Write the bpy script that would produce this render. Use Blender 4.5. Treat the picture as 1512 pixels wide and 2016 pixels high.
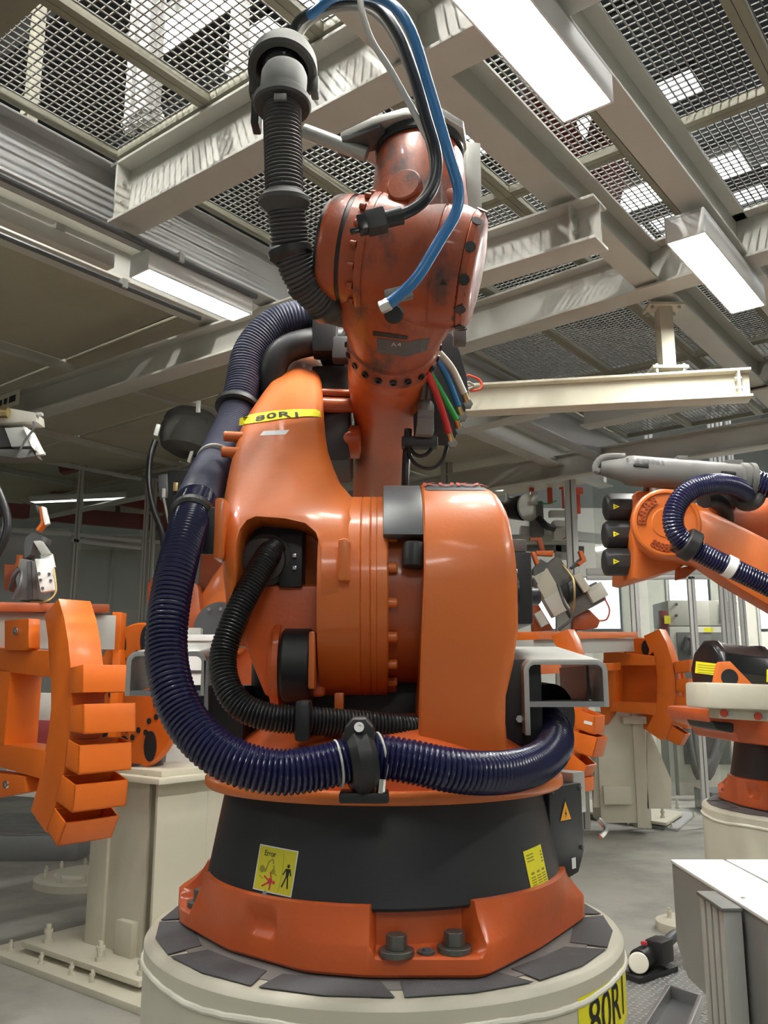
import bpy, bmesh, math, random
from mathutils import Vector, Matrix
from mathutils.bvhtree import BVHTree

random.seed(11)
for _o in list(bpy.data.objects):
    bpy.data.objects.remove(_o)
SC = bpy.context.scene
COL = SC.collection

# ------------------------------------------------------------------ camera
CAM_H = 1.5
PITCH = math.radians(11.05)
FPX = 1700.0
_cd = bpy.data.cameras.new('camera')
_cd.sensor_fit = 'VERTICAL'
_cd.sensor_height = 24.0
_cd.sensor_width = 18.0
_cd.lens = 24.0 * FPX / 2016.0
_cd.clip_start = 0.05
_cd.clip_end = 200
CAM = bpy.data.objects.new('camera', _cd)
CAM.location = (0, 0, CAM_H)
CAM.rotation_euler = (math.pi / 2 + PITCH, 0, 0)
COL.objects.link(CAM)
SC.camera = CAM

# ------------------------------------------------------------------ world and exposure
WORLD = bpy.data.worlds.new('hall_air')
SC.world = WORLD
WORLD.use_nodes = True
_bg = WORLD.node_tree.nodes['Background']
_bg.inputs[0].default_value = (0.86, 0.90, 0.88, 1)
_bg.inputs[1].default_value = 0.17
SC.view_settings.view_transform = 'Standard'
SC.view_settings.look = 'None'
SC.view_settings.gamma = 1.0
SC.view_settings.use_curve_mapping = False
SC.view_settings.exposure = 0.5
LAMP_POWER = 52.0        # radiance of the fluorescent diffusers

# ------------------------------------------------------------------ places
_cp, _sp = math.cos(PITCH), math.sin(PITCH)
def _ray(px, py):
    u = (px - 756) / FPX; v = (1008 - py) / FPX
    return Vector((u, _cp - v * _sp, _sp + v * _cp))
def at(px, py, Y):
    """point of the hall seen at photo pixel (px,py) that stands Y metres in front"""
    d = _ray(px, py)
    return Vector((0, 0, CAM_H)) + d * (Y / d.y)
def atz(px, py, z):
    d = _ray(px, py)
    return Vector((0, 0, CAM_H)) + d * ((z - CAM_H) / d.z)
def atp(px, py, p, n):
    d = _ray(px, py); o = Vector((0, 0, CAM_H))
    return o + d * ((Vector(p) - o).dot(n) / d.dot(n))
# the steelwork runs along two level directions, 38 degrees off the view
AZ = math.radians(38)
DA = Vector((math.sin(AZ), math.cos(AZ), 0))
DB = Vector((-math.cos(AZ), math.sin(AZ), 0))
ZUP = Vector((0, 0, 1))
def UW(u, w, z):
    return DA * u + DB * w + ZUP * z

# ------------------------------------------------------------------ materials
MATS = {}
def material(name, col, rough=0.5, metal=0.0, dirt=None, dirt_amt=0.0, dirt_scale=6.0, dirt_lo=0.5, dirt_hi=0.75,
             bump=0.0, bump_scale=40.0, coat=0.0, emit=None, emit_s=0.0, trans=0.0, alpha=1.0, var=0.0, spec=0.5, rvar=0.0, stretch=None):
    m = bpy.data.materials.new(name); m.use_nodes = True
    nt = m.node_tree; N = nt.nodes; L = nt.links
    b = N['Principled BSDF']
    b.inputs['Base Color'].default_value = (*col, 1)
    b.inputs['Roughness'].default_value = rough
    b.inputs['Metallic'].default_value = metal
    b.inputs['Specular IOR Level'].default_value = spec
    if coat:
        b.inputs['Coat Weight'].default_value = coat
        b.inputs['Coat Roughness'].default_value = 0.12
    if emit:
        b.inputs['Emission Color'].default_value = (*emit, 1)
        b.inputs['Emission Strength'].default_value = emit_s
    if trans: b.inputs['Transmission Weight'].default_value = trans
    if alpha < 1: b.inputs['Alpha'].default_value = alpha
    tc = None
    def coord(sc):
        nonlocal tc
        if tc is None: tc = N.new('ShaderNodeTexCoord')
        mp = N.new('ShaderNodeMapping'); L.new(tc.outputs['Object'], mp.inputs[0])
        s = stretch or (1, 1, 1)
        mp.inputs['Scale'].default_value = (sc * s[0], sc * s[1], sc * s[2])
        return mp.outputs[0]
    cur = None
    if var:
        n = N.new('ShaderNodeTexNoise'); n.inputs['Scale'].default_value = 1; n.inputs['Detail'].default_value = 4
        L.new(coord(3.1), n.inputs['Vector'])
        r = N.new('ShaderNodeMapRange'); r.inputs[1].default_value = 0.3; r.inputs[2].default_value = 0.7
        r.inputs[3].default_value = 1 - var; r.inputs[4].default_value = 1 + var
        L.new(n.outputs[0], r.inputs[0])
        mx = N.new('ShaderNodeMix'); mx.data_type = 'RGBA'; mx.blend_type = 'MULTIPLY'
        mx.inputs[0].default_value = 1; mx.inputs[6].default_value = (*col, 1)
        L.new(r.outputs[0], mx.inputs[7]); cur = mx.outputs[2]
    if dirt:
        n = N.new('ShaderNodeTexNoise'); n.inputs['Scale'].default_value = 1; n.inputs['Detail'].default_value = 7
        n.inputs['Roughness'].default_value = 0.62
        L.new(coord(dirt_scale), n.inputs['Vector'])
        r = N.new('ShaderNodeMapRange'); r.inputs[1].default_value = dirt_lo; r.inputs[2].default_value = dirt_hi
        r.inputs[3].default_value = 0; r.inputs[4].default_value = dirt_amt
        L.new(n.outputs[0], r.inputs[0])
        mx = N.new('ShaderNodeMix'); mx.data_type = 'RGBA'
        L.new(r.outputs[0], mx.inputs[0])
        if cur: L.new(cur, mx.inputs[6])
        else: mx.inputs[6].default_value = (*col, 1)
        mx.inputs[7].default_value = (*dirt, 1); cur = mx.outputs[2]
        if rvar:
            r2 = N.new('ShaderNodeMapRange'); r2.inputs[1].default_value = 0.3; r2.inputs[2].default_value = 0.75
            r2.inputs[3].default_value = rough; r2.inputs[4].default_value = min(1, rough + rvar)
            L.new(n.outputs[0], r2.inputs[0]); L.new(r2.outputs[0], b.inputs['Roughness'])
    if cur: L.new(cur, b.inputs['Base Color'])
    if bump:
        n = N.new('ShaderNodeTexNoise'); n.inputs['Scale'].default_value = 1; n.inputs['Detail'].default_value = 3
        L.new(coord(bump_scale), n.inputs['Vector'])
        bp = N.new('ShaderNodeBump'); bp.inputs['Strength'].default_value = bump; bp.inputs['Distance'].default_value = 0.004
        L.new(n.outputs[0], bp.inputs['Height']); L.new(bp.outputs[0], b.inputs['Normal'])
    MATS[name] = m
    return m

material('orange', (0.64, 0.150, 0.022), 0.33, dirt=(0.30, 0.085, 0.03), dirt_amt=0.35, dirt_scale=3.0, dirt_lo=0.50, dirt_hi=0.8, bump=0.10, bump_scale=90, coat=0.25, var=0.05, rvar=0.2)
material('orange_base', (0.68, 0.122, 0.024), 0.29, dirt=(0.26, 0.09, 0.045), dirt_amt=0.4, dirt_scale=4.0, dirt_lo=0.5, dirt_hi=0.8, bump=0.14, bump_scale=80, coat=0.25, var=0.06, rvar=0.2)
material('orange_worn', (0.33, 0.062, 0.016), 0.34, dirt=(0.045, 0.03, 0.026), dirt_amt=0.92, dirt_scale=7.0, dirt_lo=0.47, dirt_hi=0.66, bump=0.2, bump_scale=60, coat=0.2, var=0.15, rvar=0.35, stretch=(1.7, 0.8, 1.0))
material('orange_arm', (0.42, 0.085, 0.018), 0.36, dirt=(0.20, 0.07, 0.04), dirt_amt=0.5, dirt_scale=5.0, dirt_lo=0.48, dirt_hi=0.72, bump=0.12, bump_scale=70, coat=0.2, var=0.1)
material('orange_fixture', (0.70, 0.145, 0.010), 0.40, dirt=(0.32, 0.065, 0.01), dirt_amt=0.3, dirt_scale=5.0, dirt_lo=0.55, dirt_hi=0.8, bump=0.05, coat=0.1)
material('red_orange', (0.62, 0.075, 0.03), 0.45, dirt=(0.2, 0.05, 0.03), dirt_amt=0.4)
material('cream', (0.58, 0.55, 0.44), 0.45, dirt=(0.36, 0.33, 0.26), dirt_amt=0.35, dirt_scale=3.0, dirt_lo=0.5, dirt_hi=0.8, bump=0.05, bump_scale=60)
material('cream_bead', (0.76, 0.73, 0.62), 0.4, bump=0.3, bump_scale=50)
material('steel_paint', (0.50, 0.49, 0.44), 0.5, dirt=(0.33, 0.31, 0.26), dirt_amt=0.4, dirt_scale=2.0, dirt_lo=0.5, dirt_hi=0.8)
material('steel_grey', (0.36, 0.36, 0.35), 0.5, dirt=(0.25, 0.25, 0.23), dirt_amt=0.4, dirt_scale=3.0)
material('galv', (0.50, 0.50, 0.47), 0.42, metal=0.55, dirt=(0.3, 0.3, 0.28), dirt_amt=0.5, dirt_scale=8)
material('mesh_wire_lit', (0.20, 0.195, 0.175), 0.5, metal=0.3)
material('mesh_wire_shaded', (0.10, 0.098, 0.09), 0.5, metal=0.3)  # same wire; the backlit silhouette is put into a darker colour
material('bar_olive', (0.23, 0.22, 0.165), 0.55, dirt=(0.15, 0.14, 0.1), dirt_amt=0.5, dirt_scale=4)
material('skirt_black', (0.020, 0.021, 0.023), 0.42, bump=0.06, bump_scale=220, dirt=(0.06, 0.06, 0.06), dirt_amt=0.4, dirt_scale=2.5)
material('rubber', (0.014, 0.014, 0.015), 0.45, bump=0.05, bump_scale=150)
material('rubber_dusty', (0.070, 0.070, 0.064), 0.75, dirt=(0.03, 0.03, 0.03), dirt_amt=0.6, dirt_scale=12)
material('black_gloss', (0.012, 0.012, 0.013), 0.22)
material('grey_dark', (0.085, 0.088, 0.092), 0.42, dirt=(0.05, 0.05, 0.05), dirt_amt=0.4)
material('hose_navy', (0.010, 0.011, 0.050), 0.20, spec=0.7)
material('hose_dusty', (0.040, 0.045, 0.085), 0.5, dirt=(0.085, 0.087, 0.10), dirt_amt=0.5, dirt_scale=6)
material('hose_black', (0.012, 0.012, 0.013), 0.33)
material('hose_grey', (0.060, 0.058, 0.057), 0.62, dirt=(0.05, 0.05, 0.05), dirt_amt=0.6, dirt_scale=14)
material('grey_plastic', (0.155, 0.152, 0.142), 0.6, dirt=(0.09, 0.09, 0.085), dirt_amt=0.7, dirt_scale=9)
material('cable_grey', (0.26, 0.25, 0.23), 0.5)
material('cable_white', (0.48, 0.47, 0.43), 0.5)
material('blue', (0.022, 0.15, 0.36), 0.3)
material('green', (0.03, 0.33, 0.06), 0.35)
material('red', (0.50, 0.03, 0.03), 0.4)
material('red_dirty', (0.22, 0.045, 0.025), 0.45, dirt=(.1,.04,.03), dirt_amt=.6)
material('red_dark', (0.20, 0.022, 0.025), 0.5)
material('chrome', (0.62, 0.62, 0.60), 0.25, metal=1.0)
material('brass', (0.55, 0.42, 0.2), 0.35, metal=1.0)
material('bolt_grey', (0.16, 0.16, 0.145), 0.4, metal=0.7, dirt=(0.3, 0.28, 0.2), dirt_amt=0.4, dirt_scale=20)
material('alu', (0.70, 0.71, 0.69), 0.4, metal=0.25)
material('alu_dull', (0.48, 0.48, 0.45), 0.45, metal=0.2)
material('stainless', (0.36, 0.36, 0.36), 0.38, metal=0.75, bump=0.03, bump_scale=300, dirt=(0.2, 0.2, 0.2), dirt_amt=0.3)
material('white_paint', (0.80, 0.80, 0.78), 0.4)
material('white_plain', (0.85, 0.85, 0.83), 0.5)
material('tape_dark', (0.105, 0.105, 0.110), 0.85, bump=0.3, bump_scale=250, dirt=(0.2, 0.19, 0.18), dirt_amt=0.4, dirt_scale=6)
material('top_plate', (0.24, 0.23, 0.22), 0.7, dirt=(0.14, 0.13, 0.12), dirt_amt=0.5, dirt_scale=5)
material('yellow', (0.86, 0.78, 0.02), 0.5)
material('yellow_dull', (0.62, 0.56, 0.03), 0.55)
material('amber', (0.85, 0.38, 0.02), 0.5)
material('ink', (0.015, 0.015, 0.013), 0.6)
material('ink_soft', (0.30, 0.27, 0.03), 0.6)
material('red_ink', (0.55, 0.02, 0.05), 0.6)
material('concrete', (0.33, 0.32, 0.28), 0.45, dirt=(0.16, 0.155, 0.14), dirt_amt=0.75, dirt_scale=1.1, dirt_lo=0.42, dirt_hi=0.68, bump=0.05, bump_scale=40, rvar=0.3)
material('checker', (0.30, 0.30, 0.29), 0.4, metal=0.6, dirt=(0.15, 0.14, 0.13), dirt_amt=0.6, dirt_scale=6)
material('olive_panel', (0.46, 0.42, 0.31), 0.6, dirt=(0.32, 0.28, 0.20), dirt_amt=0.6, dirt_scale=1.5)
material('wall_panel', (0.55, 0.55, 0.50), 0.6, dirt=(0.42, 0.42, 0.37), dirt_amt=0.5, dirt_scale=0.8)
material('roof_dark', (0.055, 0.062, 0.075), 0.7, dirt=(0.10, 0.11, 0.13), dirt_amt=0.6, dirt_scale=0.8)
material('roof_blue', (0.20, 0.225, 0.27), 0.6, dirt=(0.1, 0.11, 0.13), dirt_amt=0.5, dirt_scale=1.5)
material('truss', (0.075, 0.078, 0.08), 0.6)
material('cabinet', (0.62, 0.61, 0.54), 0.5, dirt=(0.38, 0.37, 0.32), dirt_amt=0.4, dirt_scale=3)
material('skylight', (0.8, 0.85, 0.95), 0.5, emit=(0.88, 0.94, 1.0), emit_s=3.0)
material('window_light', (0.8, 0.85, 0.9), 0.5, emit=(0.86, 0.93, 1.0), emit_s=0.6)
material('lamp_glow', (0.9, 0.9, 0.85), 0.5, emit=(1.0, 0.985, 0.92), emit_s=LAMP_POWER)
material('lamp_hall', (0.9, 0.9, 0.85), 0.5, emit=(0.97, 0.99, 1.0), emit_s=18.0)
material('lamp_strong', (0.9, 0.9, 0.85), 0.5, emit=(1.0, 0.99, 0.95), emit_s=800.0)
material('lamp_far', (0.9, 0.9, 0.85), 0.5, emit=(1.0, 0.99, 0.95), emit_s=14.0)
material('lamp_small', (0.9, 0.9, 0.85), 0.5, emit=(1.0, 0.99, 0.93), emit_s=2.0)
def _glass():
    m = bpy.data.materials.new('clear_panel'); m.use_nodes = True
    nt = m.node_tree; nt.nodes.clear()
    out = nt.nodes.new('ShaderNodeOutputMaterial'); mix = nt.nodes.new('ShaderNodeMixShader')
    t = nt.nodes.new('ShaderNodeBsdfTransparent'); g = nt.nodes.new('ShaderNodeBsdfGlossy')
    t.inputs[0].default_value = (0.90, 0.92, 0.90, 1); g.inputs['Roughness'].default_value = 0.06
    g.inputs['Color'].default_value = (0.9, 0.9, 0.9, 1)
    fr = nt.nodes.new('ShaderNodeFresnel'); fr.inputs[0].default_value = 1.5
    nt.links.new(fr.outputs[0], mix.inputs[0]); nt.links.new(t.outputs[0], mix.inputs[1]); nt.links.new(g.outputs[0], mix.inputs[2])
    nt.links.new(mix.outputs[0], out.inputs[0]); MATS['clear_panel'] = m
_glass()

# ------------------------------------------------------------------ builders
def tag(o, label=None, cat=None, group=None, kind=None):
    if label: o['label'] = label
    if cat: o['category'] = cat
    if group: o['group'] = group
    if kind: o['kind'] = kind
    return o
def thing(name, loc, label, cat, group=None):
    o = bpy.data.objects.new(name, None); COL.objects.link(o)
    o.empty_display_size = 0.1
    o.location = loc
    return tag(o, label, cat, group)
def root_of(o):
    while o.parent: o = o.parent
    return o
def origin_of(o):
    return Vector(root_of(o).location) if o else Vector((0, 0, 0))
def frame(z, x=None):
    z = Vector(z).normalized()
    if x is None: x = Vector((1, 0, 0)) if abs(z.x) < 0.8 else Vector((0, 1, 0))
    x = Vector(x); x = (x - z * x.dot(z)).normalized()
    return x, z.cross(x), z
def catmull(pts, step=0.02):
    pts = [Vector(p) for p in pts]
    P = [pts[0] * 2 - pts[1]] + pts + [pts[-1] * 2 - pts[-2]]
    out = []
    for i in range(1, len(P) - 2):
        p0, p1, p2, p3 = P[i - 1], P[i], P[i + 1], P[i + 2]
        n = max(2, int((p2 - p1).length / step))
        for k in range(n):
            t = k / n
            out.append(0.5 * ((2 * p1) + (p2 - p0) * t + (2 * p0 - 5 * p1 + 4 * p2 - p3) * t * t + (3 * p1 - p0 - 3 * p2 + p3) * t ** 3))
    out.append(pts[-1].copy())
    return out
def resample(pts, step):
    d = [0]
    for a, b in zip(pts, pts[1:]): d.append(d[-1] + (b - a).length)
    n = max(2, int(round(d[-1] / step))); out = []; j = 0
    for k in range(n + 1):
        s = d[-1] * k / n
        while j < len(pts) - 2 and d[j + 1] < s: j += 1
        seg = d[j + 1] - d[j]
        t = (s - d[j]) / seg if seg > 1e-9 else 0
        out.append(pts[j].lerp(pts[j + 1], min(1, t)))
    return out

class G:
    def __init__(self): self.v = []; self.f = []
    def add(self, v, f):
        n = len(self.v); self.v += [Vector(p) for p in v]; self.f += [[i + n for i in q] for q in f]; return self
    def box(self, c, s, ax=None):
        c = Vector(c); x, y, z = ax if ax else (Vector((1, 0, 0)), Vector((0, 1, 0)), ZUP)
        hx, hy, hz = s[0] / 2, s[1] / 2, s[2] / 2
        v = [c + x * (i * hx) + y * (j * hy) + z * (k * hz) for k in (-1, 1) for j in (-1, 1) for i in (-1, 1)]
        return self.add(v, [(0, 2, 3, 1), (4, 5, 7, 6), (0, 1, 5, 4), (2, 6, 7, 3), (0, 4, 6, 2), (1, 3, 7, 5)])
    def boxb(self, lo, hi):
        lo = Vector(lo); hi = Vector(hi)
        return self.box((lo + hi) / 2, hi - lo)
    def bar(self, p0, p1, w, h, up=ZUP):
        """rectangular bar from p0 to p1; w across, h along up"""
        p0 = Vector(p0); p1 = Vector(p1); d = (p1 - p0)
        z = d.normalized(); up = Vector(up); y = (up - z * up.dot(z)).normalized(); x = y.cross(z)
        return self.box((p0 + p1) / 2, (w, h, d.length), (x, y, z))
    def lathe(self, prof, o, axis, n=40, x=None, cap=True, a0=0.0, a1=2 * math.pi):
        o = Vector(o); ex, ey, ez = frame(axis, x)
        full = abs(a1 - a0 - 2 * math.pi) < 1e-6
        m = n if full else n + 1
        v = []; f = []
        for r, t in prof:
            for k in range(m):
                a = a0 + (a1 - a0) * k / n
                v.append(o + ez * t + (ex * math.cos(a) + ey * math.sin(a)) * r)
        for i in range(len(prof) - 1):
            for k in range(n):
                k2 = (k + 1) % m
                f.append((i * m + k, i * m + k2, (i + 1) * m + k2, (i + 1) * m + k))
        if cap and full:
            if prof[0][0] > 1e-6: f.append(tuple(range(m))[::-1])
            if prof[-1][0] > 1e-6: f.append(tuple((len(prof) - 1) * m + k for k in range(m)))
        if not full:
            f.append(tuple(i * m for i in range(len(prof)))); f.append(tuple(i * m + m - 1 for i in range(len(prof)))[::-1])
        return self.add(v, f)
    def cyl(self, p0, p1, r0, r1=None, n=24):
        p0 = Vector(p0); p1 = Vector(p1)
        if r1 is None: r1 = r0
        return self.lathe([(r0, 0), (r1, (p1 - p0).length)], p0, p1 - p0, n)
    def prism(self, poly, d):
        """poly: 3D points of a flat outline, d: extrusion vector"""
        poly = [Vector(p) for p in poly]; d = Vector(d); n = len(poly)
        nrm = Vector((0, 0, 0))
        for i in range(n): nrm += (poly[i] - poly[0]).cross(poly[(i + 1) % n] - poly[0])
        if nrm.dot(d) > 0: poly = poly[::-1]
        f = [tuple(range(n)), tuple(range(2 * n - 1, n - 1, -1))]
        for i in range(n): f.append((i, i + n, (i + 1) % n + n, (i + 1) % n))
        return self.add(poly + [p + d for p in poly], f)
    def loft(self, rings, cap=True, closed=True):
        n = len(rings[0]); v = [p for r in rings for p in r]; f = []
        for i in range(len(rings) - 1):
            for k in range(n if closed else n - 1):
                k2 = (k + 1) % n
                f.append((i * n + k, i * n + k2, (i + 1) * n + k2, (i + 1) * n + k))
        if cap:
            f.append(tuple(range(n))[::-1]); f.append(tuple((len(rings) - 1) * n + k for k in range(n)))
        return self.add(v, f)
    def tube(self, pts, r, n=12, step=0.02, smooth=True, cap=True, rfun=None):
        pts = resample(catmull(pts, step), step) if smooth else [Vector(p) for p in pts]
        T = []
        for i in range(len(pts)):
            a = pts[max(0, i - 1)]; b = pts[min(len(pts) - 1, i + 1)]
            T.append((b - a).normalized())
        x, _, _ = frame(T[0]); rings = []
        for i, p in enumerate(pts):
            x = (x - T[i] * x.dot(T[i])).normalized(); y = T[i].cross(x)
            rr = rfun(i / (len(pts) - 1)) if rfun else r
            rings.append([p + (x * math.cos(2 * math.pi * k / n) + y * math.sin(2 * math.pi * k / n)) * rr for k in range(n)])
        return self.loft(rings, cap)
    def hose(self, pts, r, pitch, depth, n=20, rfun=None, tape=()):
        pts = resample(catmull(pts, 0.01), pitch / 4.0)
        T = []
        N = len(pts)
        for i in range(N):
            a = pts[max(0, i - 2)]; b = pts[min(N - 1, i + 2)]
            T.append((b - a).normalized())
        x, _, _ = frame(T[0]); rings = []
        pr = (0.0, 0.75, 1.0, 0.75)
        for i, p in enumerate(pts):
            x = (x - T[i] * x.dot(T[i])).normalized(); y = T[i].cross(x)
            rr = r - depth + depth * pr[i % 4]
            rings.append([p + (x * math.cos(2 * math.pi * k / n) + y * math.sin(2 * math.pi * k / n)) * rr for k in range(n)])
        return self.loft(rings, True)
    def ibeam(self, p0, p1, h, b, tw=0.012, tf=0.016, up=ZUP):
        p0 = Vector(p0); p1 = Vector(p1); z = (p1 - p0).normalized(); y = Vector(up); x = y.cross(z)
        L = (p1 - p0).length; c = (p0 + p1) / 2
        self.box(c + y * (tf / 2), (b, tf, L), (x, y, z))
        self.box(c + y * (h - tf / 2), (b, tf, L), (x, y, z))
        return self.box(c + y * (h / 2), (tw, h - 2 * tf, L), (x, y, z))
    def ball(self, c, r, n=16, m=10, sc=(1, 1, 1)):
        c = Vector(c)
        prof = [(max(1e-4, math.sin(math.pi * i / m)), -math.cos(math.pi * i / m)) for i in range(m + 1)]
        k = len(self.v)
        self.lathe(prof, (0, 0, 0), ZUP, n, cap=False)
        for i in range(k, len(self.v)):
            p = self.v[i]; self.v[i] = c + Vector((p.x * sc[0], p.y * sc[1], p.z * sc[2])) * r
        return self
    def build(self, name, mat, parent=None, bevel=0.0, seg=2, ang=32, smooth=True, label=None, kind=None):
        me = bpy.data.meshes.new(name)
        o0 = origin_of(parent)
        me.from_pydata([tuple(p - o0) for p in self.v], [], [tuple(q) for q in self.f])
        finish_mesh(me, bevel, seg, ang, smooth)
        me.materials.append(MATS[mat])
        o = bpy.data.objects.new(name, me); COL.objects.link(o)
        if parent: o.parent = parent
        return tag(o, label, None, None, kind)

def finish_mesh(me, bevel=0.0, seg=2, ang=32, smooth=True):
    bm = bmesh.new(); bm.from_mesh(me)
    bmesh.ops.recalc_face_normals(bm, faces=bm.faces)
    if bevel:
        es = [e for e in bm.edges if len(e.link_faces) == 2 and e.calc_face_angle(0) > math.radians(28)]
        if es:
            bmesh.ops.bevel(bm, geom=es, offset=bevel, offset_type='OFFSET', segments=seg, profile=0.6, affect='EDGES', clamp_overlap=True)
    bm.to_mesh(me); bm.free()
    if smooth:
        me.polygons.foreach_set('use_smooth', [True] * len(me.polygons))
        me.set_sharp_from_angle(angle=math.radians(ang))
    me.update()

def solo(name, g, mat, label, cat, group=None, bevel=0.0, kind=None, smooth=True, loc=None):
    """a thing that is one mesh, its origin at its base"""
    lo = loc if loc is not None else Vector((sum(p.x for p in g.v) / len(g.v), sum(p.y for p in g.v) / len(g.v), min(p.z for p in g.v)))
    g.v = [p - lo for p in g.v]
    o = g.build(name, mat, None, bevel, smooth=smooth)
    o.location = lo
    return tag(o, label, cat, group, kind)
def struct(name, g, mat, bevel=0.0, smooth=False):
    o = g.build(name, mat, None, bevel, smooth=smooth)
    return tag(o, kind='structure')
def inst(o, name, loc, parent, rot=None):
    """a further piece that shares o's mesh; loc is a place in the hall"""
    c = bpy.data.objects.new(name, o.data if hasattr(o, 'data') else o); COL.objects.link(c)
    c.parent = parent
    m = rot.to_4x4() if rot else Matrix.Identity(4)
    c.matrix_local = Matrix.Translation(Vector(loc) - origin_of(parent)) @ m
    return c
def mesh_of(g, name, mat, bevel=0.0, smooth=True):
    me = bpy.data.meshes.new(name); me.from_pydata([tuple(p) for p in g.v], [], [tuple(q) for q in g.f])
    finish_mesh(me, bevel, 1, 32, smooth); me.materials.append(MATS[mat]); return me
def copy_tree(o, parent=None):
    c = o.copy(); COL.objects.link(c); c.parent = parent
    for ch in [k for k in bpy.data.objects if k.parent == o]: copy_tree(ch, c)
    return c
def rotz(a): return Matrix.Rotation(a, 3, 'Z')
def axes(z, x=None):
    ex, ey, ez = frame(z, x)
    return Matrix((ex, ey, ez)).transposed()

# flat print laid on a surface: the outline is cast onto the surface and lifted by lift
def text_shape(s, size=1.0, spacing=1.0, bold=0.0):
    cu = bpy.data.curves.new('lettering', 'FONT'); cu.body = s; cu.size = size; cu.align_x = 'CENTER'; cu.align_y = 'CENTER'
    cu.space_character = spacing; cu.offset = bold; cu.resolution_u = 4
    ob = bpy.data.objects.new('lettering', cu); COL.objects.link(ob)
    dg = bpy.context.evaluated_depsgraph_get()
    me = bpy.data.meshes.new_from_object(ob.evaluated_get(dg))
    bpy.data.objects.remove(ob); bpy.data.curves.remove(cu)
    return me
def flat_shape(polys):
    me = bpy.data.meshes.new('print'); v = []; f = []
    for p in polys:
        n = len(v); v += [(x, y, 0) for x, y in p]; f.append(tuple(range(n, n + len(p))))
    me.from_pydata(v, [], f); return me
def bvh_of(objs):
    V = []; F = []
    for o in objs:
        w = origin_of(o) if o.parent else Vector(o.location)
        n = len(V); V += [w + v.co for v in o.data.vertices]; F += [tuple(i + n for i in p.vertices) for p in o.data.polygons]
    return BVHTree.FromPolygons(V, F)
def decal(name, me, mat, parent, bvh, o, ex, ey, lift=0.0008, cuts=0, xs=None, label=None, sx=1.0, sy=1.0):
    """lay the flat mesh me (its own x,y in metres) at o with axes ex,ey, cast along the inward normal onto bvh"""
    o = Vector(o); ex = Vector(ex); ey = Vector(ey); nz = ex.cross(ey).normalized()
    bm = bmesh.new(); bm.from_mesh(me)
    if cuts:
        bmesh.ops.triangulate(bm, faces=bm.faces)
        mnx = min(v.co.x for v in bm.verts); mxx = max(v.co.x for v in bm.verts)
        mny = min(v.co.y for v in bm.verts); mxy = max(v.co.y for v in bm.verts)
        for i in range(1, cuts):
            g = bm.verts[:] + bm.edges[:] + bm.faces[:]
            bmesh.ops.bisect_plane(bm, geom=g, plane_co=(mnx + (mxx - mnx) * i / cuts, 0, 0), plane_no=(1, 0, 0))
            g = bm.verts[:] + bm.edges[:] + bm.faces[:]
            bmesh.ops.bisect_plane(bm, geom=g, plane_co=(0, mny + (mxy - mny) * i / cuts, 0), plane_no=(0, 1, 0))
    w = origin_of(parent)
    for v in bm.verts:
        p = o + ex * (v.co.x * sx) + ey * (v.co.y * sy)
        if bvh:
            h, n, _, _ = bvh.ray_cast(p + nz * 0.25, -nz, 0.6)
            if h: p = h + (n if n.dot(nz) > 0 else -n) * lift
            else: p = p + nz * lift
        else: p = p + nz * lift
        v.co = p - w
    m2 = bpy.data.meshes.new(name); bm.to_mesh(m2); bm.free()
    m2.materials.append(MATS[mat])
    ob = bpy.data.objects.new(name, m2); COL.objects.link(ob); ob.parent = parent
    return tag(ob, label)
def rect(w, h, x=0, y=0): return [(x - w / 2, y - h / 2), (x + w / 2, y - h / 2), (x + w / 2, y + h / 2), (x - w / 2, y + h / 2)]
def hexbolt_mesh(name, r, h, washer, mat):
    g = G(); g.lathe([(washer, 0), (washer, h * 0.3)], (0, 0, 0), ZUP, 20); g.lathe([(r, h * 0.3), (r, h)], (0, 0, 0), ZUP, 6)
    return mesh_of(g, name, mat, 0.0008)
# ================================================================== the hall
g = G(); g.boxb((-14, -6, -0.10), (14, 20, 0.0)); FLOOR = struct('floor', g, 'concrete')
g = G(); g.boxb((-14, 20, 0), (14, 20.2, 10.2)); struct('wall_back', g, 'wall_panel')
g = G(); g.boxb((-14.2, -6, 0), (-14, 20.2, 10.2)); struct('wall_left', g, 'wall_panel')
g = G(); g.boxb((14, -6, 0), (14.2, 20.2, 10.2)); struct('wall_right', g, 'wall_panel')
g = G(); g.boxb((-14, -6, 10.0), (14, 20, 10.2)); struct('ceiling', g, 'roof_dark')

# roof skylights, seen through the mesh
SKY = G().boxb((-0.5, -0.5, 0), (0.5, 0.5, 0.04))
_sky = mesh_of(SKY, 'skylight_pane', 'skylight')
_n = 0
def skylight(px, py, wu, ww, nu, nw):
    global _n
    _n += 1
    c = atz(px, py, 9.9)
    o = bpy.data.objects.new('window_%d' % _n, None); COL.objects.link(o); o.location = c
    tag(o, kind='structure')
    fr = G()
    for i in range(nu):
        for j in range(nw):
            p = c + DA * ((i - (nu - 1) / 2) * (wu + 0.12)) + DB * ((j - (nw - 1) / 2) * (ww + 0.12))
            q = inst(_sky, 'pane', p, o, Matrix((DA * wu, DB * ww, ZUP)).transposed())
    for i in range(nu + 1):
        d = (i - nu / 2) * (wu + 0.12)
        fr.bar(c + DA * d - DB * (nw * (ww + .12) / 2) + ZUP * 0.02, c + DA * d + DB * (nw * (ww + .12) / 2) + ZUP * 0.02, 0.10, 0.10)
    for j in range(nw + 1):
        d = (j - nw / 2) * (ww + 0.12)
        fr.bar(c + DB * d - DA * (nu * (wu + .12) / 2) + ZUP * 0.02, c + DB * d + DA * (nu * (wu + .12) / 2) + ZUP * 0.02, 0.10, 0.10)
    fr.build('frame', 'truss', o)
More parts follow.
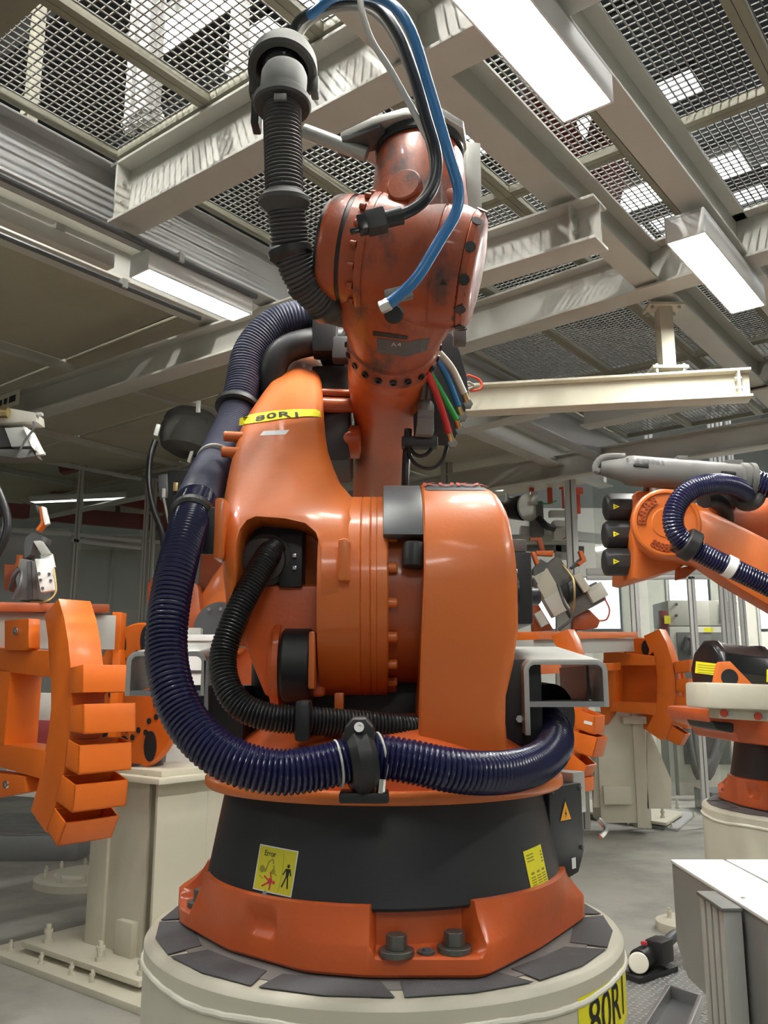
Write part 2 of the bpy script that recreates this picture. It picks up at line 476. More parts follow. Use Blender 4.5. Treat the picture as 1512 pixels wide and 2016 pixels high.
skylight(1450, 385, 0.75, 0.95, 3, 3)
skylight(1270, 240, 0.7, 0.9, 2, 2)
skylight(1285, 455, 0.8, 1.1, 1, 2)
skylight(1475, 250, 0.6, 0.8, 1, 3)
skylight(1010, 250, 0.6, 0.8, 1, 3)
skylight(690, 210, 0.6, 0.8, 1, 3)
skylight(560, 45, 0.5, 0.8, 1, 2)
skylight(820, 200, 0.6, 0.8, 1, 2)

# roof trusses and cladding panels up there
def truss(p0, p1, depth, label):
    t = thing('roof_truss', p0, label, 'truss')
    p0 = Vector(p0); p1 = Vector(p1)
    G().bar(p0, p1, 0.14, 0.16).build('bottom_chord', 'truss', t)
    G().bar(p0 + ZUP * depth, p1 + ZUP * depth, 0.14, 0.16).build('top_chord', 'truss', t)
    n = max(3, int((p1 - p0).length / 1.3))
    for i in range(n):
        a = p0.lerp(p1, i / n); b = p0.lerp(p1, (i + 0.5) / n) + ZUP * depth; c = p0.lerp(p1, (i + 1) / n)
        G().bar(a, b, 0.08, 0.08).build('diagonal', 'truss', t)
        G().bar(b, c, 0.08, 0.08).build('diagonal', 'truss', t)
truss(UW(3.5, 10, 8.2), UW(3.5, -9, 8.2), 1.2, 'dark lattice roof truss high above the wire mesh, nearest the camera')
truss(UW(7.5, 10, 8.2), UW(7.5, -9, 8.2), 1.2, 'dark lattice roof truss high above the mesh, middle of the three')
truss(UW(11.5, 10, 8.2), UW(11.5, -7, 8.2), 1.2, 'dark lattice roof truss high above the mesh, farthest back')
def duct(p0, p1, w, h, mat, label, name='air_duct', cat='duct'):
    d = (Vector(p1) - Vector(p0)); t = thing(name, p0, label, cat)
    G().bar(p0, p1, w, h).build('body', mat, t, 0.01)
    n = int(d.length / 1.4)
    for i in range(1, n):
        p = Vector(p0).lerp(Vector(p1), i / n)
        G().bar(p - d.normalized() * .02, p + d.normalized() * .02, w + .05, h + .05).build('flange', mat, t)
duct(UW(2.5, 8, 6.6), UW(2.5, -8, 6.6), 0.9, 0.35, 'roof_blue', 'wide bluish sheet metal duct above the mesh, nearest')
duct(UW(5.6, 8, 7.4), UW(5.6, -8, 7.4), 1.1, 0.35, 'roof_blue', 'wide bluish sheet metal duct above the mesh, second row')
duct(UW(9.0, 8, 7.4), UW(9.0, -8, 7.4), 1.1, 0.4, 'roof_blue', 'wide bluish sheet metal duct above the mesh, third row')
duct(at(1150, 420, 7.0), at(1050, 130, 7.0), 0.3, 0.3, 'red_dark', 'dark red brace seen above the mesh right of the big lamp', 'roof_brace', 'brace')
duct(at(1170, 420, 7.0), at(1230, 130, 7.4), 0.3, 0.3, 'red_dark', 'dark red brace rising to the right above the mesh behind the big lamp', 'roof_brace', 'brace')
def mast(px0, py0, z0, z1, w, mat, label):
    p = atz(px0, py0, z0)
    t = thing('conduit_mast', p, label, 'post')
    G().bar(p, p + ZUP * (z1 - z0), w, w, up=DA).build('tube', mat, t, 0.004)
    G().box(p + ZUP * 0.05, (w * 1.3, w * 1.3, 0.03), (DA, DB, ZUP)).build('clamp', mat, t)
mast(255, 262, 4.0, 9.9, 0.045, 'steel_grey', 'thin pale upright conduit above the mesh, left of the pair by the small lamp')
mast(288, 248, 4.0, 9.9, 0.085, 'steel_grey', 'broad pale upright trunking above the mesh beside the small lamp')
mast(306, 236, 4.0, 9.9, 0.03, 'grey_plastic', 'thin grey upright conduit close right of the pale trunking above the mesh')
mast(468, 160, 4.0, 9.9, 0.06, 'steel_grey', 'pale upright post above the mesh behind the grey hose head')
mast(58, 245, 4.0, 9.9, 0.05, 'bar_olive', 'yellowish upright pipe above the mesh at the far left')
mast(735, 275, 4.2, 9.9, 0.07, 'steel_grey', 'grey upright post above the mesh behind the blue hose')

# ------------------------------------------------------------------ steelwork under the mesh
def beam(p0, p1, h, b, mat, label, tf=0.014, tw=0.01, plates=(), bolts=True):
    t = thing('steel_beam', p0, label, 'beam')
    p0 = Vector(p0); p1 = Vector(p1); d = (p1 - p0).normalized(); side = ZUP.cross(d)
    c = (p0 + p1) / 2; L = (p1 - p0).length
    G().box(c + ZUP * (tf / 2), (b, tf, L), (side, ZUP, d)).build('bottom_flange', mat, t, 0.002)
    G().box(c + ZUP * (h - tf / 2), (b, tf, L), (side, ZUP, d)).build('top_flange', mat, t, 0.002)
    G().box(c + ZUP * (h / 2), (tw, h - 2 * tf, L), (side, ZUP, d)).build('web', mat, t)
    for s in plates:
        q = p0 + d * (L * s)
        for sg in (-1, 1):
            pl = G().box(q + ZUP * (h / 2) + side * (sg * b * 0.26), (b * 0.46, h - 2 * tf, 0.012), (side, ZUP, d)).build('stiffener_plate', mat, t)
            if bolts:
                for k in (0.33, 0.67):
                    for e in (-1, 1):
                        pb = q + ZUP * (h * k) + side * (sg * b * 0.26) + d * (0.006 * e)
                        G().lathe([(0.013, 0), (0.013, 0.012)], pb, d * e, 6).build('bolt', 'galv', t)
    return t
Z0 = 3.6
beam(UW(2.2, 3.30, Z0), UW(2.2, -1.6, Z0), 0.30, 0.16, 'steel_paint', 'long cream steel beam with striped mesh shadows passing behind the grey hose head', plates=(0.01,))
beam(UW(1.12, 3.30, Z0), UW(1.12, -1.6, Z0), 0.30, 0.16, 'bar_olive', 'dark olive beam cutting the top left corner above the mesh edge')
beam(UW(3.06, 9.0, Z0 - .215), UW(3.35, 1.40, Z0 - .215), 0.21, 0.15, 'steel_paint', 'cream I-beam with bolted free end jutting out right of the wrist', plates=(0.985,))
beam(UW(4.55, 4.6, Z0), UW(4.22, -2.4, Z0), 0.26, 0.16, 'steel_paint', 'cream beam with striped shadows crossing behind the right lamp')
beam(UW(-1.5, 1.56, Z0 + .03), UW(7.2, 1.58, Z0 + .03), 0.22, 0.14, 'steel_paint', 'cream I-beam running away from above the tool plate to the hanger column')
beam(UW(-2.2, 1.10, Z0 + .02), UW(8.6, 1.10, Z0 + .02), 0.24, 0.13, 'steel_paint', 'cream beam carrying the two big bright lamps at the right')
beam(UW(-2.2, 3.36, Z0 + .012), UW(9.0, 3.36, Z0 + .012), 0.30, 0.13, 'steel_grey', 'grey channel beam at the edge of the mesh above the left lamp')
beam(UW(-2.2, 3.86, Z0 + .025), UW(9.0, 3.86, Z0 + .025), 0.22, 0.16, 'steel_paint', 'cream beam at the edge of the olive panels left of the left lamp')
beam(UW(5.9, 10.5, Z0 - .05), UW(5.9, 3.0, Z0 - .05), 0.24, 0.16, 'steel_paint', 'cream beam under the olive panels, far left behind the grey dome')
beam(UW(7.8, 10.5, Z0 - .1), UW(7.8, 1.2, Z0 - .1), 0.24, 0.16, 'steel_paint', 'cream beam under the olive panels, second one behind the grey dome')
beam(UW(6.6, 3.0, Z0), UW(6.4, -4.5, Z0), 0.26, 0.16, 'steel_paint', 'cream beam with striped shadows beyond the hanger column at the right')
# hanging beam at the right and its column
HB0 = Vector((-0.55, 5.0, 3.02)); HB1 = Vector((2.02, 4.55, 3.02))
beam(HB0, HB1, 0.165, 0.13, 'cream', 'lower cream I-beam hanging on a column above the right robot', plates=(0.975,))
hp = HB0.lerp(HB1, 0.835)
hc = thing('hanger_column', hp + ZUP * 0.187, 'short cream column with bolted foot plate hanging the lower beam', 'column')
G().box(hp + ZUP * 0.196, (0.20, 0.14, 0.018)).build('foot_plate', 'cream', hc, 0.002)
G().box(hp + ZUP * 0.392, (0.075, 0.10, 0.375)).build('shaft', 'cream', hc, 0.004)
G().box(hp + ZUP * 0.571, (0.20, 0.14, 0.016)).build('head_plate', 'cream', hc, 0.002)
for sx in (-1, 1):
    for sy in (-1, 1):
        G().lathe([(0.011, 0), (0.011, 0.05)], hp + Vector((sx * 0.075, sy * 0.05, 0.165)), ZUP, 6).build('bolt', 'galv', hc)
        G().lathe([(0.011, 0), (0.011, 0.04)], hp + Vector((sx * 0.075, sy * 0.05, 0.545)), ZUP, 6).build('bolt', 'galv', hc)
# more distant steel at the right, below mesh height
beam(at(880, 905, 10.2), at(1560, 780, 10.2), 0.5, 0.30, 'cream', 'deep cream girder with upright ribs in the background at the right', plates=(0.12, 0.2), bolts=False)
beam(at(915, 820, 12.6), at(1600, 700, 12.6), 0.35, 0.2, 'steel_paint', 'cream girder farthest back above the ribbed girder')

# ------------------------------------------------------------------ wire mesh panels
def mesh_panel(u0, u1, w0, w1, z, label, mat):
    c = UW((u0 + u1) / 2, (w0 + w1) / 2, z)
    t = thing('mesh_panel', c, label, 'mesh panel', 'wire mesh panels overhead')
    g = G(); s = 0.036; th = 0.0058
    n = int((w1 - w0) / s)
    for i in range(1, n):
        w = w0 + (w1 - w0) * i / n
        g.bar(UW(u0, w, z), UW(u1, w, z), th, th)
    n = int((u1 - u0) / s)
    for i in range(1, n):
        u = u0 + (u1 - u0) * i / n
        g.bar(UW(u, w0, z + .004), UW(u, w1, z + .004), th, th)
    g.build('wire_mesh', mat, t, smooth=False, kind='stuff')
    for w in (w0 + 0.018, w1 - 0.018):
        G().bar(UW(u0, w, z - .02), UW(u1, w, z - .02), 0.034, 0.04).build('frame_bar', 'bar_olive', t, 0.002)
    for u in (u0 + 0.018, u1 - 0.018):
        G().bar(UW(u, w0 + .036, z - .02), UW(u, w1 - .036, z - .02), 0.034, 0.04).build('frame_bar', 'bar_olive', t, 0.002)
WS = [3.28, 2.63, 1.98, 1.33, 0.68, 0.03, -0.9, -1.8, -2.7]
US = [-0.6, 0.75, 2.15, 3.55, 4.95, 6.35, 8.2]
ROWN = ['first', 'second', 'third', 'fourth', 'fifth', 'sixth', 'seventh', 'eighth']
COLN = ['nearest the camera', 'in front of the hose-head beam', 'just beyond the hose-head beam', 'above the hanging I-beam', 'beyond the right lamp', 'farthest away']
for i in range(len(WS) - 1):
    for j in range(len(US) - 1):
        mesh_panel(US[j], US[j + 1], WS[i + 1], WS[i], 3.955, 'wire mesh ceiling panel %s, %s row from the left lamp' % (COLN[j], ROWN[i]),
                   'mesh_wire_lit' if i < 3 else 'mesh_wire_shaded')  # left rows take the lit wire colour, the others the shaded one

# olive ceiling panels at the left, one piece each
pc = bpy.data.objects.new('ceiling_mezzanine', None); COL.objects.link(pc); pc.location = UW(3, 6, 3.86); tag(pc, kind='structure')
_pan = None
for i in range(9):
    for j in range(4):
        u = -1.6 + i * 1.25; w = 3.98 + j * 1.75
        if _pan is None:
            _pan = mesh_of(G().boxb((-0.61, -0.86, 0), (0.61, 0.86, 0.03)), 'ceiling_panel', 'olive_panel', 0.006)
        inst(_pan, 'ceiling_panel', UW(u + .6, w + .86, 3.86 + 0.008 * ((i + j) % 2)), pc, Matrix((DA, DB, ZUP)).transposed())
for j in range(1, 4):
    G().bar(UW(-1.8, 3.98 + j * 1.75 - .01, 3.83), UW(9.6, 3.98 + j * 1.75 - .01, 3.83), 0.06, 0.05).build('rib', 'steel_paint', pc)

# ------------------------------------------------------------------ fluorescent lamps
def lamp(c, d, L, W, hh, label, glow='lamp_glow', hang=0.0):
    """box lamp: c centre of the lower face, d its long direction"""
    c = Vector(c); d = Vector(d).normalized(); s = ZUP.cross(d)
    t = thing('fluorescent_lamp', c, label, 'lamp', 'ceiling lamps')
    t['group'] = 'ceiling lamps'
    ax = (s, ZUP, d)
    h = G()
    h.box(c + ZUP * (hh - 0.01), (W, 0.02, L), ax)
    for e in (-1, 1): h.box(c + ZUP * (hh / 2) + s * (e * (W / 2 - 0.004)), (0.008, hh, L), ax)
    h.build('housing', 'white_paint', t, 0.002)
    for e in (-1, 1): G().box(c + ZUP * (hh / 2) + d * (e * (L / 2 - 0.006)), (W - 0.016, hh, 0.012), ax).build('end_cap', 'white_paint', t, 0.002)
    G().box(c + ZUP * 0.012, (W - 0.018, 0.022, L - 0.026), ax).build('diffuser', glow, t)
    for e in (-0.36, 0.36):
        G().box(c + ZUP * (hh + 0.008 + hang / 2) + d * (L * e), (0.04, 0.016 + hang, 0.05), ax).build('bracket', 'galv', t)
    return t
lamp(UW(1.88, 1.10, 3.45), DA, 1.38, 0.19, 0.12, 'big glaring white box lamp at the top right above the blue hose', hang=0.03)
lamp(UW(4.13, 1.13, 3.45), DA, 0.98, 0.18, 0.12, 'glaring white box lamp at the right edge below the striped beam', hang=0.03)
lamp(UW(2.67, 3.33, 3.44), DA, 0.68, 0.150, 0.11, 'white box lamp at the left under the grey channel beam', hang=0.03)
lamp(atz(400, 22, 4.85), DB, 1.1, 0.16, 0.10, 'white box lamp shining above the mesh at the top left', hang=0.0)
lamp(UW(7.2, 1.10, 3.45), DA, 1.38, 0.155, 0.12, 'added white box lamp out of view above the right fixture', hang=0.03)  # added source, brightens the far rim of the right fixture
lamp(UW(-1.2, -1.30, 3.45), DA, 1.38, 0.155, 0.12, 'white box lamp to the right behind the camera', hang=0.0)
lamp(UW(2.6, -1.30, 3.45), DA, 1.38, 0.155, 0.12, 'added white box lamp out of view beyond the right edge', hang=0.0)  # unseen source added to whiten the trunking lid
lamp(UW(-1.4, 3.33, 3.44), DA, 1.16, 0.150, 0.11, 'white box lamp to the left behind the camera', hang=0.03)
lamp(UW(0.7, 1.7, 5.3), DA, 1.5, 0.045, 0.06, 'slim hall lamp above the mesh over the camera', 'lamp_strong', hang=0.0)
lamp(UW(0.7, 3.0, 5.3), DA, 1.3, 0.045, 0.06, 'slim hall lamp above the mesh left of the camera', 'lamp_strong', hang=0.0)
lamp(UW(3.0, 0.6, 5.3), DA, 1.2, 0.045, 0.06, 'slim hall lamp above the mesh over the hanging I-beam', 'lamp_strong', hang=0.0)
lamp(UW(5.6, 0.2, 5.2), DB, 1.2, 0.3, 0.10, 'broad hall lamp above the mesh behind the right lamp', 'lamp_far', hang=0.0)
lamp(Vector((7.2, 11.2, 4.6)), Vector((1, .1, 0)), 3.0, .6, .1, 'added fill lamp out of view over the right background', 'lamp_glow', hang=5.2)  # made-up source that lifts the pale background at the right
lamp(Vector((-7.0, 8.0, 3.3)), Vector((1, .1, 0)), 1.8, .4, .1, 'added fill lamp out of view over the dim left background', 'lamp_hall', hang=.4)  # made-up source that lifts the greys of the left background
lamp(Vector((-2.6, 13.2, 4.2)), Vector((1, .1, 0)), 2.0, .3, .1, 'hall lamp far back behind the grey partition', 'lamp_hall', hang=5.68)
lamp(at(960, 958, 10.4), Vector((1, 0.1, 0)), 0.5, 0.5, 0.08, 'small square lamp in the background right of the orange shell', 'lamp_small')
lamp(at(160, 985, 10.0), Vector((1, -0.2, 0)), 1.3, 0.12, 0.08, 'slim lamp glowing in the dark background at the left', 'lamp_small')
FILL_LAMPS = [(-1.5, 4.5), (-1.5, 0.5), (-1.5, -3.5), (2.0, -4.2), (5.0, -3.2), (9.0, 3.0), (9.0, -1.5), (12.0, 1.0)]  # lamps added under the roof to raise the overall brightness
HN = ['left behind the camera', 'straight behind the camera', 'right behind the camera', 'far right beside the camera', 'far right ahead', 'ahead beyond the main robot', 'ahead right beyond the right robot', 'farthest ahead']
for (u, w), nm_l in zip(FILL_LAMPS, HN):
    lamp(UW(u, w, 7.0), DB, 1.8, 0.5, 0.12, 'added broad hall lamp high under the roof, ' + nm_l, 'lamp_hall', hang=0.0)
# long trunking in line with the left lamp and conduits beside it
tr = thing('lamp_trunking', UW(1.5, 3.33, 3.46), 'pale grey lamp trunking leading to the left lamp', 'trunking')
G().bar(UW(-1.0, 3.52, 3.54), UW(2.30, 3.52, 3.54), 0.06, 0.07).build('channel', 'steel_paint', tr, 0.003)
for k in range(4): G().box(UW(-0.4 + k * 0.8, 3.52, 3.588), (0.05, 0.07, 0.026), (DA, DB, ZUP)).build('clip', 'galv', tr)
for k, (w, z, r) in enumerate(((3.70, 3.545, 0.014), (3.24, 3.545, 0.016))):
    cd = thing('cable_conduit', UW(2, w, z), ('thin dark conduit running beside the left lamp trunking', 'dark conduit under the grey channel beam beside the mesh')[k], 'conduit')
    G().cyl(UW(-1.2, w, z), UW(3.02, w, z), r, n=10).build('pipe', 'grey_dark', cd)
    for q in range(4): G().box(UW(-0.5 + q, w, z + 0.012), (0.03, 0.04, 0.05), (DA, DB, ZUP)).build('clip', 'galv', cd)
# sign on the far left beam
sg = thing('beam_sign', at(25, 793, 5.9), 'small cream warning sign on the cream beam at the far left', 'sign')
_c = UW(3.04, 5.85, 3.49)
G().box(_c, (0.006, 0.34, 0.11), (DA, DB, ZUP)).build('plate', 'cream', sg)
decal('print_marks', flat_shape([rect(.07, .045, -.09), rect(.05, .045, -.01), rect(.09, .05, .085)]), 'ink', sg, None, _c - DA * 0.004, -DB, ZUP)
# ================================================================== pedestal and base shared by the two robots
PZ = 0.994
def pedestal(cx, cy, label, sticker, rot=0.0):
    t = thing('robot_pedestal', (cx, cy, 0), label, 'pedestal')
    o = Vector((cx, cy, 0))
    body = G().lathe([(0.5, 0), (0.5, PZ - 0.012), (0.494, PZ - 0.003), (0.488, PZ), (0.0001, PZ)], o, ZUP, 120).build('drum', 'cream', t)
    # hand-laid weld bead a little under the rim
    pts = []
    rnd = random.Random(3)
    for k in range(181):
        a = 2 * math.pi * k / 180
        pts.append(o + Vector((math.cos(a) * 0.4995, math.sin(a) * 0.4995, PZ - 0.042 + 0.003 * math.sin(a * 9) + rnd.uniform(-.001, .001))))
    G().tube(pts, 0.006, 8, 0.02, smooth=False, cap=False).build('weld_bead', 'cream_bead', t)
    for a in (-1.95, 0.4, 2.2):
        sp = [o + Vector((math.cos(a) * 0.4992, math.sin(a) * 0.4992, z)) for z in (0.02, 0.3, 0.6, PZ - 0.045)]
        G().tube(sp, 0.0035, 6, 0.05).build('seam_weld', 'cream_bead', t)
    # grey plate and strips of dark anti-slip tape round the rim
    G().lathe([(0.44, PZ), (0.44, PZ + 0.002), (0.0001, PZ + 0.002)], o, ZUP, 60).build('top_plate', 'top_plate', t)
    n = 12
    for k in range(n):
        a0 = rot + 2 * math.pi * (k + 0.02) / n; a1 = rot + 2 * math.pi * (k + 0.955) / n; da = a1 - a0
        ri = 0.405; ro = 0.478
        P = lambda r, a, z: o + Vector((math.cos(a) * r, math.sin(a) * r, z))
        q = [P(ro, a0, PZ + .0022), P(ro * 1.002, a0 + da * .5, PZ + .0022), P(ro, a1, PZ + .0022), P(ri, a1 - 0.05, PZ + .0022), P(ri * .985, a0 + da * .5, PZ + .0022), P(ri, a0 + 0.0, PZ + .0022)]
        G().prism(q, ZUP * 0.0015).build('tape_strip', 'tape_dark', t, smooth=False)
    if sticker:
        bv = bvh_of([body])
        a = sticker
        n_ = Vector((math.sin(a), -math.cos(a), 0)); ex = Vector((math.cos(a), math.sin(a), 0))
        c = o + n_ * 0.5 + ZUP * 0.912
        tl = 0.0
        st = decal('number_sticker', flat_shape([rect(0.245, 0.096)]), 'yellow', t, bv, c, ex, ZUP, 0.0012, cuts=14)
        decal('lettering', text_shape('80R1', 0.098, 1.0, 0.0006), 'ink', st, bv, c, ex, ZUP, 0.0022, cuts=14, sx=0.92)
    return t

FOOT = [(.433, -.02), (.30, -.235), (.173, -.40), (-.031, -.40), (-.141, -.372), (-.299, -.245), (-.425, -.07), (-.46, .06), (-.40, .22), (-.17, .40), (.1, .42), (.3, .34), (.43, .15)]
def foot_r(phi):
    d = Vector((math.sin(phi), -math.cos(phi)))
    best = 0.42
    for i in range(len(FOOT)):
        a = Vector(FOOT[i]); b = Vector(FOOT[(i + 1) % len(FOOT)]); e = b - a
        den = d.x * e.y - d.y * e.x
        if abs(den) < 1e-9: continue
        t = (a.x * e.y - a.y * e.x) / den; s = (a.x * d.y - a.y * d.x) / den
        if t > 0 and -1e-6 <= s <= 1 + 1e-6: best = t
    return best
def robot_base(t, cx, cy, rot, main=True):
    """base casting with bolt pockets, black skirt and turning flange"""
    o = Vector((cx, cy, 0)); z0 = PZ + 0.006
    POCK = [(10.5, 13.5, 1.0), (-36, 5.0, 0.55), (-82, 8, 1.0), (100, 12, 1.0), (170, 14, 1.0), (-140, 10, 1.0)]
    n = 480; prof_n = 12
    rings = [[] for _ in range(prof_n)]
    for k in range(n):
        phi = 2 * math.pi * k / n - math.pi
        deg = math.degrees(phi)
        rf = 0.0
        for q in (-2, -1, 0, 1, 2): rf += foot_r(phi + q * 0.022) / 5
        w = 0.0
        for c, hw, dp in POCK:
            e = (hw - abs((deg - c + 180) % 360 - 180)) / 1.6
            w = max(w, dp * min(1, max(0, e + 0.5)))
        pr = [(rf - 0.006, z0), (rf, z0 + 0.006), (rf, z0 + 0.048)]
        for s in (0.06, 0.2, 0.4, 0.6, 0.8, 0.93, 1.0):
            pr.append((0.388 + (rf - 0.388) * (1 - s) ** 1.35, z0 + 0.05 + 0.062 * s ** 1.05))
        pr += [(0.380, z0 + 0.114), (0.36, z0 + 0.114)]
        pk = [(rf - 0.006, z0), (rf, z0 + 0.006), (rf, z0 + 0.03), (rf - .004, z0 + .034), (0.362, z0 + .036), (0.355, z0 + .042), (0.354, z0 + .06), (0.354, z0 + .08), (0.354, z0 + .1), (0.354, z0 + .112), (0.354, z0 + .114), (0.35, z0 + .114)]
        a = phi + rot
        for i in range(prof_n):
            if i >= 7 and w < 0.56 and abs(deg + 36) < 12: w = 0.0
            r = pr[i][0] * (1 - w) + pk[i][0] * w; z = pr[i][1] * (1 - w) + pk[i][1] * w
            rings[i].append(o + Vector((math.sin(a) * r, -math.cos(a) * r, z)))
    base = G().loft(rings, cap=True).build('base_casting', 'orange_base', t, ang=40)
    hb = hexbolt_mesh('base_bolt', 0.019, 0.034, 0.031, 'bolt_grey')
    def spot(deg, r, z): 
        a = math.radians(deg) + rot
        return o + Vector((math.sin(a) * r, -math.cos(a) * r, z))
    for deg in (3.2, 18.6, -82, 96, 106, 164, 176, -140): inst(hb, 'base_bolt', spot(deg, 0.388, z0 + 0.034), base, rotz(math.radians(deg * 3)))
    pl = mesh_of(G().lathe([(0.016, 0), (0.016, 0.004), (0.007, 0.004), (0.006, 0.008), (0.0001, 0.008)], (0, 0, 0), ZUP, 20), 'plug', 'grey_dark')
    inst(pl, 'threaded_plug', spot(11, 0.386, z0 + .035), base)
    skirt = G().lathe([(0.374, z0 + .100), (0.378, z0 + .106), (0.372, z0 + .135), (0.3445, z0 + .284), (0.33, z0 + .286)], o, ZUP, 128, cap=False).build('skirt', 'skirt_black', t)
    G().lathe([(0.30, z0 + .280), (0.386, z0 + .280), (0.391, z0 + .285), (0.391, z0 + .298), (0.386, z0 + .304), (0.0001, z0 + .304)], o, ZUP, 128, cap=False).build('turning_flange', 'orange', t, ang=45)
    G().lathe([(0.376, 1.302), (0.372, 1.335), (0.33, 1.362), (0.27, 1.405), (0.18, 1.43), (0.0001, 1.43)], o, ZUP, 96, cap=False).build('carousel_foot', 'orange_base', t)
    return base, skirt

RX, RY = 0.0, 2.0
pedestal(RX, RY, 'cream round steel pedestal with yellow 80R1 sticker under the main robot', 0.98, rot=0.06)
ROB = thing('industrial_robot', (RX, RY, PZ + 0.004), 'large orange robot marked 80R1 filling the middle of the picture on the round pedestal', 'robot')
BASE, SKIRT = robot_base(ROB, RX, RY, 0.0)

# stickers on the black skirt
bvs = bvh_of([SKIRT])
def skirt_frame(px, py, tilt, R=0.362):
    d = _ray(px, py); h, n, _, _ = bvs.ray_cast(Vector((0, 0, CAM_H)), d.normalized(), 10)
    n = n if n.dot(d) < 0 else -n
    ex = ZUP.cross(n).normalized(); ey = n.cross(ex)
    c, s = math.cos(tilt), math.sin(tilt)
    return h, ex * c + ey * s, ey * c - ex * s
c, ex, ey = skirt_frame(541, 1713, math.radians(-2.5))
W_, H_ = 0.093, 0.079
wb = decal('warning_sticker', flat_shape([rect(W_, H_)]), 'white_paint', SKIRT, bvs, c, ex, ey, 0.0008, cuts=8)
decal('sticker_field', flat_shape([rect(W_ * .955, H_ * .95)]), 'yellow_dull', SKIRT, bvs, c, ex, ey, 0.0012, cuts=8)
def limb(a, b, w):
    a = Vector(a); b = Vector(b); d = (b - a).normalized(); n = Vector((-d.y, d.x)) * w / 2
    return [tuple(a - n), tuple(b - n), tuple(b + n), tuple(a + n)]
def disc(x, y, r, n=14): return [(x + r * math.cos(2 * math.pi * k / n), y + r * math.sin(2 * math.pi * k / n)) for k in range(n)]
s_ = 0.001
man = [disc(31 * s_, 11 * s_, 3.2 * s_), [(26.5 * s_, 6.5 * s_), (28 * s_, -9 * s_), (33.5 * s_, -9 * s_), (35.5 * s_, 6.5 * s_)],
       limb((27 * s_, 6 * s_), (21 * s_, -5 * s_), 2.6 * s_), limb((35 * s_, 6 * s_), (38.5 * s_, -5 * s_), 2.6 * s_),
       limb((29 * s_, -8 * s_), (22 * s_, -26 * s_), 3.0 * s_), limb((32.4 * s_, -8 * s_), (35.2 * s_, -27 * s_), 3.0 * s_)]
decal('pictogram', flat_shape(man), 'ink', SKIRT, bvs, c, ex, ey, 0.0016, cuts=1, label='black walking figure pictogram')
bots = [disc(-30 * s_, -2 * s_, 7 * s_, 8), limb((-30 * s_, 0), (-21 * s_, -4 * s_), 6 * s_), limb((-21 * s_, -6 * s_), (-16 * s_, 12 * s_), 3 * s_), limb((-16 * s_, 12 * s_), (-6 * s_, 18 * s_), 2.5 * s_),
        limb((-6 * s_, 18 * s_), (-4 * s_, 10 * s_), 3 * s_), disc(-2 * s_, -3 * s_, 5 * s_, 8), limb((0, 0), (-3 * s_, 8 * s_), 3 * s_), limb((2 * s_, -6 * s_), (8 * s_, -9 * s_), 2 * s_), limb((-36 * s_, -14 * s_), (-24 * s_, -18 * s_), 1.4 * s_)]
decal('robot_drawing', flat_shape(bots), 'ink_soft', SKIRT, bvs, c, ex, ey, 0.0016, cuts=1)
fall = [disc(-6 * s_, -20 * s_, 5.5 * s_), limb((-10 * s_, -19 * s_), (-22 * s_, -13 * s_), 3 * s_), limb((-4 * s_, -16 * s_), (-8 * s_, -4 * s_), 2.6 * s_), limb((-10 * s_, -23 * s_), (-24 * s_, -31 * s_), 3 * s_), limb((-4 * s_, -24 * s_), (-5 * s_, -35 * s_), 3 * s_), disc(3 * s_, -21 * s_, 3 * s_)]
decal('fallen_figure', flat_shape(fall), 'red_ink', SKIRT, bvs, c, ex, ey, 0.0018, cuts=1, label='red falling figure pictogram')
arc = [limb((11 * s_ + 8 * s_ * math.cos(a), 40 * s_ * math.sin(a) - 2 * s_), (11 * s_ + 8 * s_ * math.cos(a + .25), 40 * s_ * math.sin(a + .25) - 2 * s_), 1.0 * s_) for a in [-1.0 + i * 0.25 for i in range(8)]]
decal('range_line', flat_shape(arc), 'ink_soft', SKIRT, bvs, c, ex, ey, 0.0016, cuts=1)
decal('handwriting', text_shape('Error', 0.014, 0.9), 'ink', SKIRT, bvs, c + ex * (-0.016) + ey * 0.026, ex, ey, 0.0018)
c, ex, ey = skirt_frame(541, 1713, 0)
G().lathe([(0.006, 0), (0.005, 0.004), (0.0001, 0.004)], skirt_frame(522, 1760, 0)[0], Vector((-.35, -.9, .1)), 12).build('skirt_screw', 'chrome', ROB)
c, ex, ey = skirt_frame(1057, 1711, math.radians(3))
decal('data_sticker', flat_shape([rect(0.074, 0.079)]), 'yellow', SKIRT, bvs, c, ex, ey, 0.0008, cuts=8, label='yellow data sticker with small print')
lines = []
for r in range(3): lines.append(rect(0.026, 0.0022, -0.018, 0.030 - r * 0.0055))
for cidx, x0 in enumerate((-0.020, 0.002, 0.023)):
    lines.append(rect(0.012, 0.004, x0, -0.004))
    for r in range(6): lines.append(rect(0.017, 0.0020, x0, -0.011 - r * 0.0045))
for r in range(4): lines.append(rect(0.008 + 0.002 * (r % 2), 0.003, 0.028, 0.028 - r * 0.006))
decal('print', flat_shape(lines), 'ink_soft', SKIRT, bvs, c, ex, ey, 0.0014)
for px, py in ((645, 1582), (866, 1584)):
    c, ex, ey = skirt_frame(px, py, 0)
    decal('skirt_print', flat_shape([rect(.030, .0016), rect(.003, .004, .018)]), 'grey_plastic', SKIRT, bvs, c, ex, ey, 0.0008)

